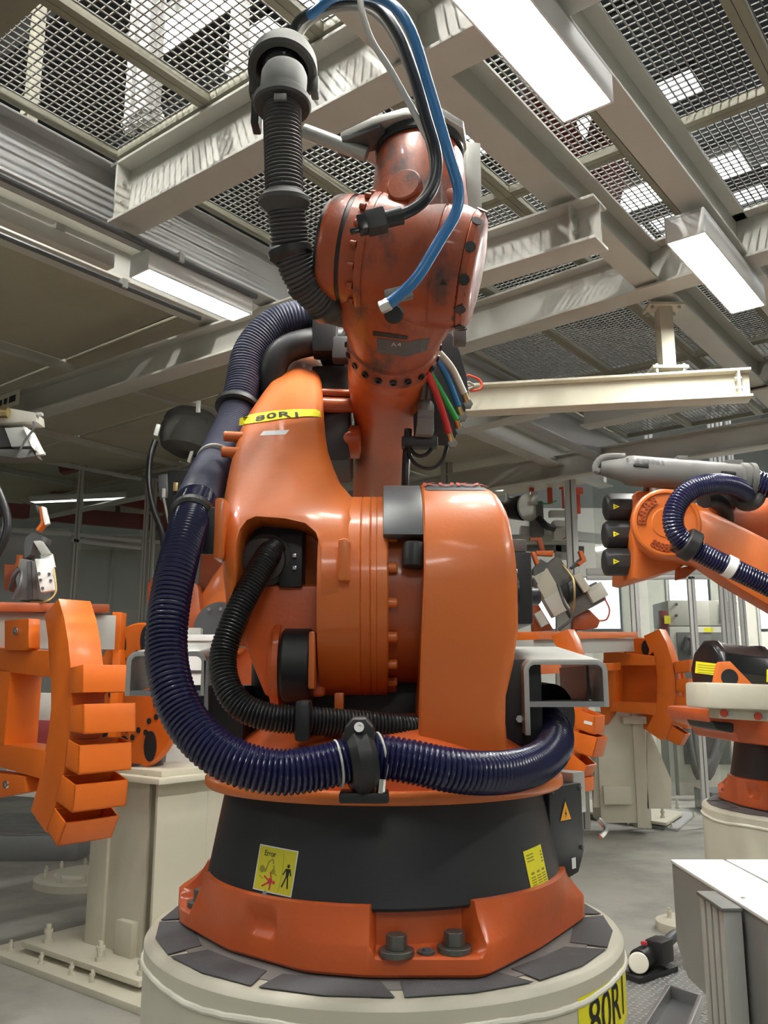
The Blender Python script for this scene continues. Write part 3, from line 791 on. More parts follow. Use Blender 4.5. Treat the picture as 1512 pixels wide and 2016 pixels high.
# connection box on the right flank of the base
jx, jy = Vector((0.80, 0.60, 0)).normalized(), None
JN = Vector((0.72, -0.69, 0)).normalized(); JS = Vector((0.69, 0.72, 0))
jc = at(1092, 1625, 1.97) + JN * -0.075
jb = G().prism([jc + JS * -.055 + ZUP * .085, jc + JS * .075 + ZUP * .085, jc + JS * .075 + ZUP * -.06, jc + JS * .05 + ZUP * -.10, jc + JS * -.02 + ZUP * -.11, jc + JS * -.055 + ZUP * -.10], JN * 0.10).build('connection_box', 'skirt_black', ROB, 0.004)
for s1, z1 in ((-.045, .075), (.065, .075), (.065, -.05), (-.045, -.09)):
    G().lathe([(0.005, 0), (0.004, 0.004), (0.0001, 0.004)], jc + JN * 0.10 + JS * s1 + ZUP * z1, JN, 10).build('screw', 'grey_dark', jb)
tri = [(0, .030), (.026, -.018), (-.026, -.018)]
bt = decal('warning_triangle', flat_shape([tri]), 'ink', jb, None, jc + JN * .10 + JS * .004 + ZUP * .028, JS, ZUP, 0.0008)
decal('warning_triangle_field', flat_shape([[(x * .82, y * .82) for x, y in tri]]), 'amber', jb, None, jc + JN * .10 + JS * .004 + ZUP * .028, JS, ZUP, 0.0014)
decal('warning_bolt', flat_shape([[(.003, .012), (-.005, .0), (0, .0), (-.002, -.010), (.005, .002), (.0005, .002)]]), 'ink', jb, None, jc + JN * .10 + JS * .004 + ZUP * .026, JS, ZUP, 0.002)
decal('paper_label', flat_shape([rect(.016, .022)]), 'white_plain', jb, None, jc + JN * .10 + JS * .03 + ZUP * -.078, JS, ZUP, 0.0008)
G().box(jc + JS * .100 + JN * .045 + ZUP * .06, (.05, .07, .09), (JS, JN, ZUP)).build('plug_housing', 'galv', ROB, 0.004)
G().tube([jc + JS * .14 + JN * .10 + ZUP * .0, jc + JS * .15 + JN * .115 + ZUP * -.02, jc + JS * .13 + JN * .11 + ZUP * -.035], 0.006, 8, 0.01).build('locking_clip', 'chrome', ROB)

# ------------------------------------------------------------------ carousel: right-hand bearing shell
A2 = Vector((0, 1.95, 1.69))
prof = [(1.742, 1.303), (1.728, 1.36), (1.722, 1.42), (1.719, 1.47), (1.712, 1.53), (1.705, 1.60)]
for k in range(0, 31):
    a = math.radians(178 - k * 178 / 30)
    prof.append((1.95 + 0.25 * math.cos(a), 1.69 + 0.25 * math.sin(a)))
prof += [(2.2, 1.60), (2.2, 1.45), (2.2, 1.303)]
def lerp_tab(tab, z):
    if z <= tab[0][0]: return tab[0][1]
    for (a, b), (c, d) in zip(tab, tab[1:]):
        if z <= c: return b + (d - b) * (z - a) / (c - a)
    return tab[-1][1]
XR = [(1.303, .250), (1.36, .246), (1.42, .241), (1.47, .243), (1.52, .256), (1.57, .268), (1.65, .272), (1.75, .268), (1.85, .262), (1.90, .252), (1.94, .22)]
XL = [(1.303, .064), (1.5, .070), (1.7, .079), (1.94, .082)]
L_ = [Vector((lerp_tab(XL, z), y, z)) for y, z in prof]
R_ = [Vector((lerp_tab(XR, z), y, z)) for y, z in prof]
M1 = [l.lerp(r, 0.84) for l, r in zip(L_, R_)]
# front face, bevelled right shoulder, side face
def push(p, d):   # move towards the bearing axis
    c = Vector((p.x, A2.y, max(min(p.z, 1.69), 1.30))); q = c - p
    return p + q.normalized() * d if q.length > 1e-6 else p
rings = [[push(p, 0.030) for p in L_]]
rings = [[push(p, .20) for p in L_], [push(p, 0.004) for p in L_], [p + Vector((.004, 0, 0)) for p in L_], M1,
         [push(l.lerp(r, 0.93), 0.006) for l, r in zip(L_, R_)], [push(l.lerp(r, 0.98), 0.018) for l, r in zip(L_, R_)], [push(r, 0.045) for r in R_], [push(r, .12) for r in R_], [push(r, .20) for r in R_]]
SHELL = G().loft(rings, cap=True, closed=False).build('carousel_shell', 'orange', ROB, ang=42)
bvc = bvh_of([SHELL])
# dark worn name panel with raised letters on the crown of the shell
th = math.radians(112)
nc = Vector((0, math.cos(th), math.sin(th))); tc_ = Vector((0, -math.sin(th), math.cos(th))) * -1
pc0 = A2 + nc * 0.25 + Vector((0.155, 0, 0))
ey_ = Vector((1, 0, 0)).cross(nc) * -1
pn = decal('name_panel', flat_shape([rect(0.13, 0.085)]), 'grey_dark', SHELL, bvc, pc0, Vector((1, 0, 0)), nc.cross(Vector((1, 0, 0))), 0.0012, cuts=8, label='dark worn name panel')
tm = text_shape('KUKA', 0.052, 1.05, 0.001)
decal('raised_lettering', tm, 'red_orange', SHELL, bvc, pc0 + Vector((0, -.006, 0)), Vector((1, 0, 0)), nc.cross(Vector((1, 0, 0))), 0.005, cuts=6)
# A2 drum, bolts, dark arc cover with plug
G().lathe([(0.195, -0.02), (0.195, 0.09)], A2, (1, 0, 0), 72).build('drive_drum', 'orange_arm', ROB)
G().lathe([(0.19, 0.0), (0.19, 0.09)], A2 + Vector((0.088, 0, 0)), (1, 0, 0), 48).build('drum_seal', 'rubber', ROB)
RING = G().lathe([(0.20, -0.135), (0.2215, -0.135), (0.2215, -0.050), (0.2195, -0.048), (0.2215, -0.046), (0.2215, -0.030), (0.2195, -0.028), (0.2215, -0.026), (0.2215, -0.016), (0.2205, -0.015), (0.2215, -0.014), (0.2215, 0.006), (0.2185, 0.009), (0.19, 0.009)], A2, (1, 0, 0), 96).build('hub_ring', 'orange', ROB)
bm_ = mesh_of(G().lathe([(0.0105, -.004), (0.0105, 0.016), (0.0085, 0.019), (0.0001, 0.019)], (0, 0, 0), ZUP, 16), 'hub_bolt', 'orange')
for k in range(18):
    a = math.radians(10 + 20 * k)
    inst(bm_, 'hub_bolt', A2 + Vector((0.009, -0.205 * math.cos(a), 0.205 * math.sin(a))), RING, axes((1, 0, 0)))
# arc cover over the drum (front top)
ap = []
for (r0, r1) in ((0.205, 0.247),):
    outer = [A2 + Vector((0, -r1 * math.cos(math.radians(a)), r1 * math.sin(math.radians(a)))) for a in range(24, 131, 6)]
    inner = [A2 + Vector((0, -r0 * math.cos(math.radians(a)), r0 * math.sin(math.radians(a)))) for a in range(130, 23, -6)]
    ap = outer + inner
COV = G().prism([p + Vector((-0.002, 0, 0)) for p in ap], (0.083, 0, 0)).build('arc_cover', 'grey_dark', ROB, 0.004, ang=35)
pc_ = A2 + Vector((0.060, -0.232 * math.cos(math.radians(20)), 0.232 * math.sin(math.radians(20))))
G().lathe([(0.0245, 0.0), (0.0245, 0.05)], pc_ + ZUP * -0.045, Vector((0.05, 0.1, 1)), 24).build('rubber_stop', 'rubber', ROB, 0.003)
# black gearbox mass behind, seen in the gaps
G().cyl(Vector((-0.21, 2.06, 1.38)), Vector((-0.21, 2.06, 1.62)), 0.10, n=32).build('swivel_motor', 'rubber', ROB, 0.006)
G().box((0.0, 2.02, 1.45), (0.42, 0.14, 0.12)).build('gear_housing', 'rubber', ROB, 0.02)
G().lathe([(0.06, 0), (0.075, 0.01), (0.075, 0.06)], Vector((0.24, 1.98, 1.69)), (1, 0, 0), 32).build("drive_motor_neck", "black_gloss", ROB)
# black drive motor right of the shell
mo = at(1030, 1170, 1.98)
G().box((0.297, 2.04, 1.705), (0.075, 0.20, 0.165)).build('drive_motor', 'skirt_black', ROB, 0.008)
G().box((0.296, 2.04, 1.803), (0.06, 0.18, 0.03)).build('drive_motor_cap', 'grey_plastic', ROB, 0.006)
G().lathe([(0.02, 0), (0.02, 0.02), (0.014, 0.026)], (0.334, 1.99, 1.69), (1, 0, 0), 18).build('motor_plug', 'rubber', ROB)

# ------------------------------------------------------------------ link arm
rings_px = [  # py, left px, right px, Y of the front face
    (1270, 452, 712, 1.86), (1235, 446, 712, 1.80), (1205, 440, 712, 1.755), (1165, 436, 712, 1.729), (1120, 432, 712, 1.730), (1060, 430, 712, 1.744), (1018, 430, 713, 1.776), (992, 432, 714, 1.815), (968, 436, 704, 1.865), (935, 441, 674, 1.93),
    (900, 448, 658, 1.995), (865, 457, 646, 2.07), (830, 468, 640, 2.16), (795, 487, 637, 2.25), (760, 512, 635, 2.34), (733, 536, 633, 2.43), (712, 553, 631, 2.52), (703, 563, 628, 2.60)]
fr_ = [(at(xl, py, Y), at(xr, py, Y)) for py, xl, xr, Y in rings_px]
rings = []
for i, (a, b) in enumerate(fr_):
    q0 = fr_[max(0, i - 1)][0]; q1 = fr_[min(len(fr_) - 1, i + 1)][0]
    d = (q1 - q0); d.x = 0; d.normalize()
    inw = Vector((0, d.z, -d.y))            # into the casting
    if inw.y < 0: inw = -inw
    if i < 7: inw = Vector((0, 1, 0)).lerp(inw, max(0, (i - 3) / 4.0)).normalized()
    ex = (b - a); Wd = ex.length; ex.normalize()
    dep = (2.02 - rings_px[i][3]) if i < 6 else 0.19 + 0.05 * max(0, (9 - i)) / 4
    r = min(0.045, Wd * 0.25)
    ring = [a + inw * dep]
    ring += [a + inw * (dep * .6)]
    for k in range(7):
        t_ = math.pi / 2 * k / 6
        ring.append(a + ex * (r * (1 - math.sin(math.pi / 2 - t_ + 0) ) ) + inw * (r * (1 - math.sin(t_))))
    for k in range(1, 6): 
        s = k / 6.0
        ring.append(a + ex * (r + (Wd - 2 * r) * s) - inw * (0.010 * math.sin(math.pi * s)))
    for k in range(7):
        t_ = math.pi / 2 * k / 6
        ring.append(b - ex * (r * (1 - math.sin(t_))) + inw * (r * (1 - math.cos(t_)))) if False else ring.append(b - ex * (r * (1 - math.sin(t_))) + inw * (r - r * math.cos(t_)))
    ring += [b + inw * (dep * .6), b + inw * dep]
    rings.append(ring)
tmp = G().loft(rings, cap=True)
LINK = tmp.build('link_arm', 'orange', ROB, ang=45)
# cut the open mouth in the front of the casting
pm = Vector((0, 1.745, 1.7)); nm = Vector((0, 1, 0))
mouth = [(463, 1150), (464, 1075), (470, 1040), (482, 1020), (500, 1012), (560, 1018), (600, 1028), (622, 1048), (632, 1080), (634, 1150), (634, 1420), (400, 1420), (400, 1320), (440, 1230)]
cut = G().prism([atp(x, y, pm, nm) + Vector((0, -0.15, 0)) for x, y in mouth], (0, 0.325, 0)).build('cutter', 'orange', None, smooth=False)
dg = None
bmod = LINK.modifiers.new('mouth', 'BOOLEAN'); bmod.operation = 'DIFFERENCE'; bmod.object = cut; bmod.solver = 'EXACT'
cut.location = -Vector((0, 0, 0))
bpy.context.view_layer.update()
dg = bpy.context.evaluated_depsgraph_get()
nm_ = bpy.data.meshes.new_from_object(LINK.evaluated_get(dg))
LINK.modifiers.clear(); old = LINK.data; LINK.data = nm_
bpy.data.objects.remove(cut)
bm = bmesh.new(); bm.from_mesh(nm_)
es = [e for e in bm.edges if len(e.link_faces) == 2 and math.radians(60) < e.calc_face_angle(0) < math.radians(150)]
try: bmesh.ops.bevel(bm, geom=es, offset=0.006, offset_type='OFFSET', segments=3, profile=0.5, affect='EDGES', clamp_overlap=True)
except Exception: pass
bm.to_mesh(nm_); bm.free()
nm_.polygons.foreach_set('use_smooth', [True] * len(nm_.polygons)); nm_.set_sharp_from_angle(angle=math.radians(45))
bvl = bvh_of([LINK])
# recessed inner plate and lower eye with the black buffer roller
ip = Vector((0, 1.86, 1.6))
G().prism([atp(x, y, ip, nm) for x, y in ((500, 1150), (640, 1150), (640, 1372), (522, 1372), (478, 1262))], (0, 0.10, 0)).build('inner_web', 'orange_base', ROB, 0.012, 3)
bc = at(583, 1310, 1.90)
G().lathe([(0.070, 0), (0.076, 0.006), (0.076, 0.058), (0.070, 0.064)], Vector((at(552, 1310, 1.80).x, 1.84, bc.z)), (1, 0, 0), 40).build('buffer_roller', 'rubber', ROB)
G().lathe([(0.085, 0), (0.095, 0.008), (0.095, 0.02), (0.06, 0.02)], Vector((at(543, 1310, 1.85).x - .012, 1.90, bc.z)), (1, 0, 0), 40).build('roller_eye', 'orange_base', ROB)
G().box(at(616, 1300, 1.79), (0.014, 0.07, 0.115)).build('roller_cheek', 'orange', ROB, 0.006)
# dark interior with the hose socket
G().box(at(535, 1085, 1.90), (0.15, 0.02, 0.17)).build('socket_plate', 'rubber', ROB, 0.004)
so = at(524, 1098, 1.84)
SOCK = G().lathe([(0.052, -.02), (0.056, 0.0), (0.056, 0.018), (0.046, 0.022), (0.046, 0.04), (0.036, 0.045)], so + Vector((0, .03, 0)), Vector((-.12, -1, -.15)), 40).build('hose_socket', 'rubber_dusty', ROB)
G().box(at(574, 1105, 1.86), (0.05, 0.03, 0.115)).build('terminal_block', 'rubber', ROB, 0.004)
for y in (1094, 1118):
    G().box(at(580, y, 1.838), (0.008, 0.006, 0.008)).build('terminal_screw', 'chrome', ROB, 0.001)
# lugs on the casting
lg = at(679, 1108, 1.745)
G().prism([lg + Vector((x, 0.02, z)) for x, z in ((-.012, -.042), (.012, -.042), (.012, .038), (.002, .046), (-.012, .042))], (0, -0.062, 0)).build('lifting_lug', 'orange', ROB, 0.006, 3)
G().box(at(668, 1380, 1.86), (0.02, 0.03, 0.035)).build('stop_lug', 'orange', ROB, 0.004)
for px, py, Y in ((452, 856, 2.10), (448, 887, 2.04)):
    p = at(px, py, Y)
    G().lathe([(0.013, 0), (0.013, 0.045), (0.011, 0.048), (0.0001, 0.048)], p + Vector((0.03, 0.02, 0)), (-1, -.15, 0), 20).build('stud', 'orange', ROB)
# A3 pivot shafts between link arm and forearm
for py, r in ((772, .012), (796, .022)):
    G().cyl(at(628, py, 2.42), at(700, py + 3, 2.46), r, n=24).build('pivot_shaft', 'orange_arm', ROB)
G().lathe([(0.05, 0), (0.05, .08), (.03, .085)], at(655, 870, 2.5), (1, 0, 0), 24).build('pivot_block', 'orange_arm', ROB)

# print on the link arm
def face_frame(bv, px, py, xdir=Vector((1, 0, 0))):
    d = _ray(px, py).normalized(); h, n, _, _ = bv.ray_cast(Vector((0, 0, CAM_H)), d, 20)
    n = n if n.dot(d) < 0 else -n
    ex = (xdir - n * xdir.dot(n)).normalized()
    return h, ex, n.cross(ex)
def px_decal(name, polys, mat, parent, bv, lift, cuts=1, label=None):
    """polys are outlines on the casting, given as photo pixels and cast on it"""
    me = flat_shape(polys); bm = bmesh.new(); bm.from_mesh(me)
    if cuts > 1:
        bmesh.ops.triangulate(bm, faces=bm.faces)
        for ax, no in ((0, (1, 0, 0)), (1, (0, 1, 0))):
            mn = min(v.co[ax] for v in bm.verts); mx = max(v.co[ax] for v in bm.verts)
            for i in range(1, cuts):
                co = [0, 0, 0]; co[ax] = mn + (mx - mn) * i / cuts
                bmesh.ops.bisect_plane(bm, geom=bm.verts[:] + bm.edges[:] + bm.faces[:], plane_co=co, plane_no=no)
    w = origin_of(parent)
    for v in bm.verts:
        d = _ray(v.co.x, v.co.y).normalized(); h, n, _, _ = bv.ray_cast(Vector((0, 0, CAM_H)), d, 30)
        if h is None: h = at(v.co.x, v.co.y, 2.2); n = -d
        if n.dot(d) > 0: n = -n
        v.co = h + n * lift - w
    m2 = bpy.data.meshes.new(name); bm.to_mesh(m2); bm.free(); m2.materials.append(MATS[mat])
    o = bpy.data.objects.new(name, m2); COL.objects.link(o); o.parent = parent
    return tag(o, label)
tp = px_decal('number_tape', [[(472, 823), (500, 816), (540, 810), (580, 807), (622, 807), (629, 811), (632, 822), (600, 821), (560, 825), (515, 832), (470, 838)]], 'yellow', LINK, bvl, 0.0022, 20, 'yellow tape reading 80R1')
h, ex, ey = face_frame(bvl, 548, 819)
rt = math.radians(7.5)
ex2 = ex * math.cos(rt) + ey * math.sin(rt); ey2 = ey * math.cos(rt) - ex * math.sin(rt)
decal('lettering', text_shape('80R1', 0.050, 1.12, 0.0012), 'ink', LINK, bvl, h - ey2 * .001, ex2, ey2, 0.0036, cuts=4, sx=1.05)
px_decal('blank_label', [[(519, 849), (570, 847), (562, 856), (511, 858)]], 'white_plain', LINK, bvl, 0.001, 2)

# ------------------------------------------------------------------ forearm and wrist
FA = at(744, 975, 2.98); FB = at(772, 700, 2.26); fd = (FB - FA).normalized(); FL = (FB - FA).length
G().lathe([(0.088, -0.1), (0.088, FL * .42), (0.092, FL * .55), (0.104, FL * .68), (0.116, FL * .80), (0.120, FL * .86), (0.121, FL * .93), (0.117, FL * .94), (0.117, FL * .97), (0.121, FL * .975), (0.123, FL * 1.02), (0.118, FL * 1.04)], FA, fd, 56).build('forearm', 'orange_arm', ROB)
G().box(at(655, 840, 2.6), (0.12, 0.30, 0.30)).build('forearm_motor_block', 'rubber', ROB, 0.02)
G().cyl(at(655, 690, 2.55), at(700, 690, 2.5), 0.07, n=32).build('cable_drum', 'rubber', ROB, 0.006)
G().lathe([(0.10, -.26), (0.12, -.25), (0.122, -.23), (0.122, -.16), (0.10, -.11), (0.088, -.09)], FA, fd, 40).build('forearm_rear_housing', 'orange_arm', ROB)
fx_, fy_, _ = frame(fd, (1, 0, 0))
for k in range(3):
    a = math.radians(90 + 120 * k)
    pm_ = FA + fd * -.26 + (fx_ * math.cos(a) + fy_ * math.sin(a)) * .065
    G().lathe([(.052, 0), (.054, -.01), (.054, -.13), (.045, -.145), (.0001, -.145)], pm_, fd, 8).build('wrist_motor', 'skirt_black', ROB, .004)
# wrist ring with screw heads
RINGC = FB + fd * 0.02
wr = G().lathe([(0.118, -.012), (0.126, -.006), (0.126, 0.05), (0.118, 0.055)], RINGC, fd, 56).build('wrist_ring', 'orange_worn', ROB)
sb = mesh_of(G().lathe([(0.010, 0), (0.010, 0.008), (0.006, 0.008), (0.006, 0.004), (0.0001, 0.004)], (0, 0, 0), ZUP, 12), 'screw_head', 'rubber')
wx, wy, wz = frame(fd)
for k in range(20):
    a = 2 * math.pi * k / 20
    rad = wx * math.cos(a) + wy * math.sin(a)
    inst(sb, 'screw_head', RINGC + fd * 0.022 + rad * 0.124, wr, axes(rad))
# swivel drum
W0 = at(646, 488, 1.99); W1 = at(940, 536, 1.95); wd = (W1 - W0).normalized(); WL = (W1 - W0).length
WC = W0.lerp(W1, 0.5)
px_ = WL / 294.0
def wprof(lst): return [(r, (x - 646) * px_) for x, r in lst]
WRB = G().lathe(wprof([(724, .128), (728, .148), (736, .1505), (742, .1505), (743, .1485), (745, .1485), (746, .152), (790, .156), (850, .155), (866, .152), (867, .149), (870, .149), (871, .151), (900, .148), (918, .141)]), W0, wd, 72).build('wrist_body', 'orange_worn', ROB)
G().lathe(wprof([(644, .100), (646, .116), (652, .126), (660, .131), (684, .135), (688, .135)]), W0, wd, 64).build('side_cap', 'orange_worn', ROB)
G().lathe(wprof([(687, .132), (697, .132)]), W0, wd, 64).build('cap_gasket', 'rubber', ROB)
G().lathe(wprof([(696, .134), (698, .136), (726, .137)]), W0, wd, 64).build('bolt_flange', 'orange_worn', ROB)
G().lathe(wprof([(640, .100), (643, .116), (650, .122)]), W0, wd, 64).build('cap_disc', 'rubber', ROB)
bo = mesh_of(G().lathe([(0.0085, 0), (0.0085, 0.012), (0.006, 0.015), (0.0001, 0.015)], (0, 0, 0), ZUP, 14), 'wrist_bolt', 'orange_worn')
ax_, ay_, az_ = frame(wd)
for k in range(18):
    a = 2 * math.pi * k / 18
    inst(bo, 'flange_bolt', W0 + wd * ((726 - 646) * px_) + (ax_ * math.cos(a) + ay_ * math.sin(a)) * 0.1425, WRB, axes(-wd))
CAPR = G().lathe(wprof([(919, .141), (922, .145), (932, .140), (940, .125), (944, .09), (945, .0001)]), W0, wd, 64).build('end_cap', 'orange_worn', ROB)
hs = mesh_of(G().lathe([(0.013, 0), (0.013, 0.003), (0.0001, 0.003)], (0, 0, 0), ZUP, 14), 'recess_screw', 'rubber')
for k in range(12):
    a = 2 * math.pi * k / 12 + 0.1
    rad = ax_ * math.cos(a) + ay_ * math.sin(a)
    inst(hs, 'recess_screw', W0 + wd * ((929 - 646) * px_) + rad * 0.1412, CAPR, axes(rad + wd * .25))
# neck between drum and forearm
nk = [RINGC + fd * 0.05]
rr = []
for s, r in ((0, .120), (.15, .127), (.35, .140), (.6, .152), (.8, .155), (1.0, .150)):
    c = (RINGC + fd * 0.05).lerp(WC + Vector((0, 0.02, 0)), s)
    ex_, ey__, _ = frame(fd.lerp(Vector((0, -0.5, 0.8)).normalized(), s * .5), (1, 0, 0))
    rr.append([c + (ex_ * math.cos(2 * math.pi * k / 56) * (1.0 + 0.16 * min(1, s * 1.6)) + ey__ * math.sin(2 * math.pi * k / 56)) * r for k in range(56)])
NECK = G().loft(rr).build('wrist_neck', 'orange_worn', ROB)
bvn = bvh_of([NECK, WRB])
px_decal('type_plate', [[(735, 651), (803, 661), (801, 668), (734, 660)]], 'rubber', ROB, bvn, 0.0015, 4, 'small dark type plate under the wrist')
px_decal('worn_patch', [[(742, 664), (800, 673), (846, 664), (840, 690), (800, 702), (742, 694)]], 'grey_dark', ROB, bvn, 0.001, 6)
h, ex, ey = face_frame(bvn, 780, 677)
decal('lettering', text_shape('A4', 0.02, 1.2), 'cable_white', ROB, bvn, h, ex, ey, 0.003)
px_decal('warning_print', [[(872, 549), (881, 561), (866, 560)]], 'ink', ROB, bvn, 0.0015, 1)
for k in range(5): px_decal('vent_slot', [[(898 - k * 3, 565 + k * 20), (918 - k * 4, 556 + k * 20), (919 - k * 4, 562 + k * 20), (899 - k * 3, 571 + k * 20)]], 'rubber', CAPR, bvh_of([CAPR, WRB]), 0.001, 1)
# small bracket and dark plug under the blue hose
G().box(at(785, 580, 1.765), (0.06, 0.02, 0.03), (Vector((.95, 0, .25)).normalized(), Vector((0, 1, 0)), Vector((-.25, 0, .95)).normalized())).build('small_bracket', 'grey_plastic', ROB, 0.003)
G().lathe([(0.022, 0), (0.022, 0.03), (0.018, 0.034), (0.0001, .034)], at(775, 618, 1.83), Vector((0, -.9, -.4)), 24).build('blind_plug', 'rubber', ROB)

# upper hand (A6)
HC = at(825, 445, 1.955); HT = at(826, 300, 1.975); hd = (HT - HC).normalized(); HLn = (HT - HC).length
HAND = G().lathe([(0.125, -.06), (0.122, HLn * .2), (0.116, HLn * .5), (0.110, HLn * .85), (0.104, HLn * .9), (0.104, HLn * 1.0)], HC, hd, 64).build('hand_housing', 'orange_worn', ROB)
bvhd = bvh_of([HAND])
h, ex, ey = face_frame(bvhd, 797, 368)
G().lathe([(0.042, -.02), (0.042, 0.008), (0.038, 0.012), (0.0001, 0.012)], h, ex.cross(ey), 40).build('round_boss', 'orange_worn', ROB)
G().lathe([(0.016, -.02), (0.016, 0.006), (0.0001, 0.006)], face_frame(bvhd, 818, 402)[0], ex.cross(ey), 20).build('small_boss', 'orange_worn', ROB)
G().ball(at(870, 402, 1.878), 0.050, 28, 16, (.85, .6, 1.0)).build('ball_cover', 'red_dirty', ROB)
ad = G().lathe([(0.108, HLn * .93), (0.112, HLn * .95), (0.112, HLn * 1.04), (0.10, HLn * 1.05)], HC, hd, 64).build('seal_ring', 'rubber', ROB)
PLT = HC + hd * (HLn * 1.05)
hx, hy, hz = frame(hd, (1, 0, 0))
pl2 = [(-.20, -.03), (-.12, -.085), (-.04, -.118), (.05, -.118), (.105, -.075), (.12, 0), (.09, .09), (0, .12), (-.09, .09), (-.15, .035), (-.20, .02)]
TP = G().prism([PLT + hx * x + hy * y for x, y in pl2], hd * 0.022).build('tool_plate', 'galv', ROB, 0.003)
G().lathe([(0.10, 0), (0.10, .012), (0.07, .014), (0.07, .03)], PLT + hd * 0.020, hd, 8).build('adapter_disc', 'galv', ROB, 0.003)
G().lathe([(0.042, 0), (0.042, .025), (0.036, .03), (.0001, .03)], PLT + hd * 0.048, hd, 6).build('hex_stub', 'alu_dull', ROB, 0.002)
G().box(at(928, 372, 2.06), (0.04, 0.05, 0.24), (Vector((1, .2, 0)).normalized(), Vector((-.2, 1, 0)).normalized(), ZUP)).build('tool_upright', 'galv', ROB, 0.003)
# holder tube to the hose head
G().cyl(at(598, 258, 1.96), at(722, 305, 1.96), 0.0185, n=24).build('holder_tube', 'galv', ROB)
G().prism([PLT + hx * x + hy * y + hd * -.012 for x, y in ((-.22, -.02), (-.10, -.09), (-.06, -.02), (-.2, .025))], hd * 0.02).build('holder_gusset', 'grey_dark', ROB, 0.004)

# ------------------------------------------------------------------ dress pack at the top left
def ring_at(p, d, r0, r1, ln, mat, name, parent=None, n=40, rb=0.006):
    p = Vector(p); d = Vector(d).normalized()
    return G().lathe([(r0, -ln / 2), (r1 - rb, -ln / 2), (r1, -ln / 2 + rb), (r1, ln / 2 - rb), (r1 - rb, ln / 2), (r0, ln / 2)], p, d, n).build(name, mat, parent or ROB)
gh = [at(556, 205, 1.86), at(556, 250, 1.86), at(558, 310, 1.87), at(560, 380, 1.88), at(565, 430, 1.90), at(573, 490, 1.93), at(592, 540, 1.96), at(622, 580, 2.0), at(656, 602, 2.05), at(690, 612, 2.12)]
G().hose(gh, 0.0465, 0.0092, 0.0055, 24).build('dress_hose', 'hose_grey', ROB)
ring_at(at(559, 397, 1.882), at(560, 420, 1.89) - at(559, 380, 1.88), .03, .0615, .058, 'rubber_dusty', 'hose_ring', rb=.024)
ring_at(at(572, 498, 1.935), at(578, 515, 1.94) - at(570, 480, 1.93), .03, .054, .04, 'rubber', 'hose_ring', rb=.012)
ring_at(at(604, 556, 1.98), at(620, 575, 2.0) - at(592, 540, 1.96), .03, .052, .034, 'rubber', 'hose_ring', rb=.008)
ring_at(at(640, 592, 2.03), at(656, 602, 2.05) - at(622, 582, 2.0), .03, .056, .05, 'rubber', 'hose_ring', rb=.01)
HD = at(556, 205, 1.86)
G().lathe([(0.066, -.012), (0.070, -.006), (0.070, .008), (0.062, .014), (0.056, .02), (.056, .03)], HD + ZUP * 0.0, Vector((0, 0.05, 1)), 40).build('coupling_flange', 'rubber_dusty', ROB)
G().lathe([(0.054, 0), (0.056, .01), (0.056, .06), (0.050, .075), (0.03, .08)], HD + ZUP * 0.02, Vector((0.04, 0.12, 1)), 40).build('coupling_sleeve', 'rubber_dusty', ROB)
G().box(at(552, 192, 1.80), (0.03, 0.01, 0.018)).build('coupling_tab', 'grey_plastic', ROB, 0.003)
hc_ = at(558, 132, 1.93); hax = Vector((0.02, 0.42, 0.9))
hp_ = [(.0001, .088), (.03, .084), (.055, .072), (.074, .048), (.084, .018), (.087, -.010), (.087, -.028), (.080, -.034), (.066, -.032), (.064, -.01), (.058, .02), (.04, .045), (.0001, .055)]
G().lathe(hp_, hc_, hax, 44, cap=False).build('hose_head', 'rubber_dusty', ROB, label='dusty black rubber hose head')
G().ball(hc_ + Vector((-.002, -.02, -.012)), .050, 24, 14).build('head_ball', 'black_gloss', ROB)
G().box(at(499, 170, 1.95), (0.02, 0.04, 0.06)).build('head_hinge', 'rubber_dusty', ROB, 0.008)
G().box(at(620, 172, 1.94), (0.022, 0.04, 0.05)).build('head_hinge', 'rubber_dusty', ROB, 0.008)
G().box(at(505, 225, 1.95), (0.022, 0.05, 0.085)).build('head_bracket', 'rubber', ROB, 0.006)

# cables over the top
G().tube([at(572, 75, 1.92), at(590, 40, 1.9), at(640, 12, 1.85), at(700, 2, 1.78), at(745, 15, 1.72), at(785, 70, 1.69), at(815, 150, 1.68), at(838, 230, 1.68), at(858, 300, 1.68), at(858, 350, 1.67), at(840, 390, 1.66), at(808, 415, 1.655), at(770, 430, 1.655)], 0.0125, 14, 0.012).build('power_cable', 'hose_black', ROB)
G().tube([at(586, 78, 1.94), at(604, 48, 1.93), at(650, 22, 1.9), at(705, 16, 1.84), at(742, 30, 1.78), at(775, 72, 1.75), at(806, 140, 1.73), at(832, 230, 1.72), at(852, 310, 1.70), at(850, 355, 1.69), at(828, 396, 1.68), at(795, 420, 1.675), at(770, 431, 1.672)], 0.009, 12, 0.012).build('signal_cable', 'cable_grey', ROB)
G().tube([at(708, -40, 1.70), at(712, 20, 1.69), at(732, 80, 1.69), at(764, 130, 1.69), at(798, 190, 1.69), at(830, 250, 1.69), at(862, 320, 1.685), at(852, 372, 1.68)], 0.0075, 12, 0.012).build('thin_cable', 'cable_white', ROB)
G().tube([at(610, 30, 1.88), at(660, -6, 1.8), at(710, -10, 1.72), at(755, 0, 1.67), at(790, 28, 1.64), at(815, 75, 1.63), at(838, 150, 1.63), at(862, 230, 1.63), at(885, 310, 1.62), at(903, 375, 1.62), at(897, 420, 1.62), at(868, 470, 1.62), at(822, 545, 1.62), at(790, 578, 1.625), at(766, 598, 1.63)], 0.0118, 16, 0.012).build('blue_air_hose', 'blue', ROB)
ad0 = at(768, 597, 1.63); ad1 = at(750, 606, 1.635)
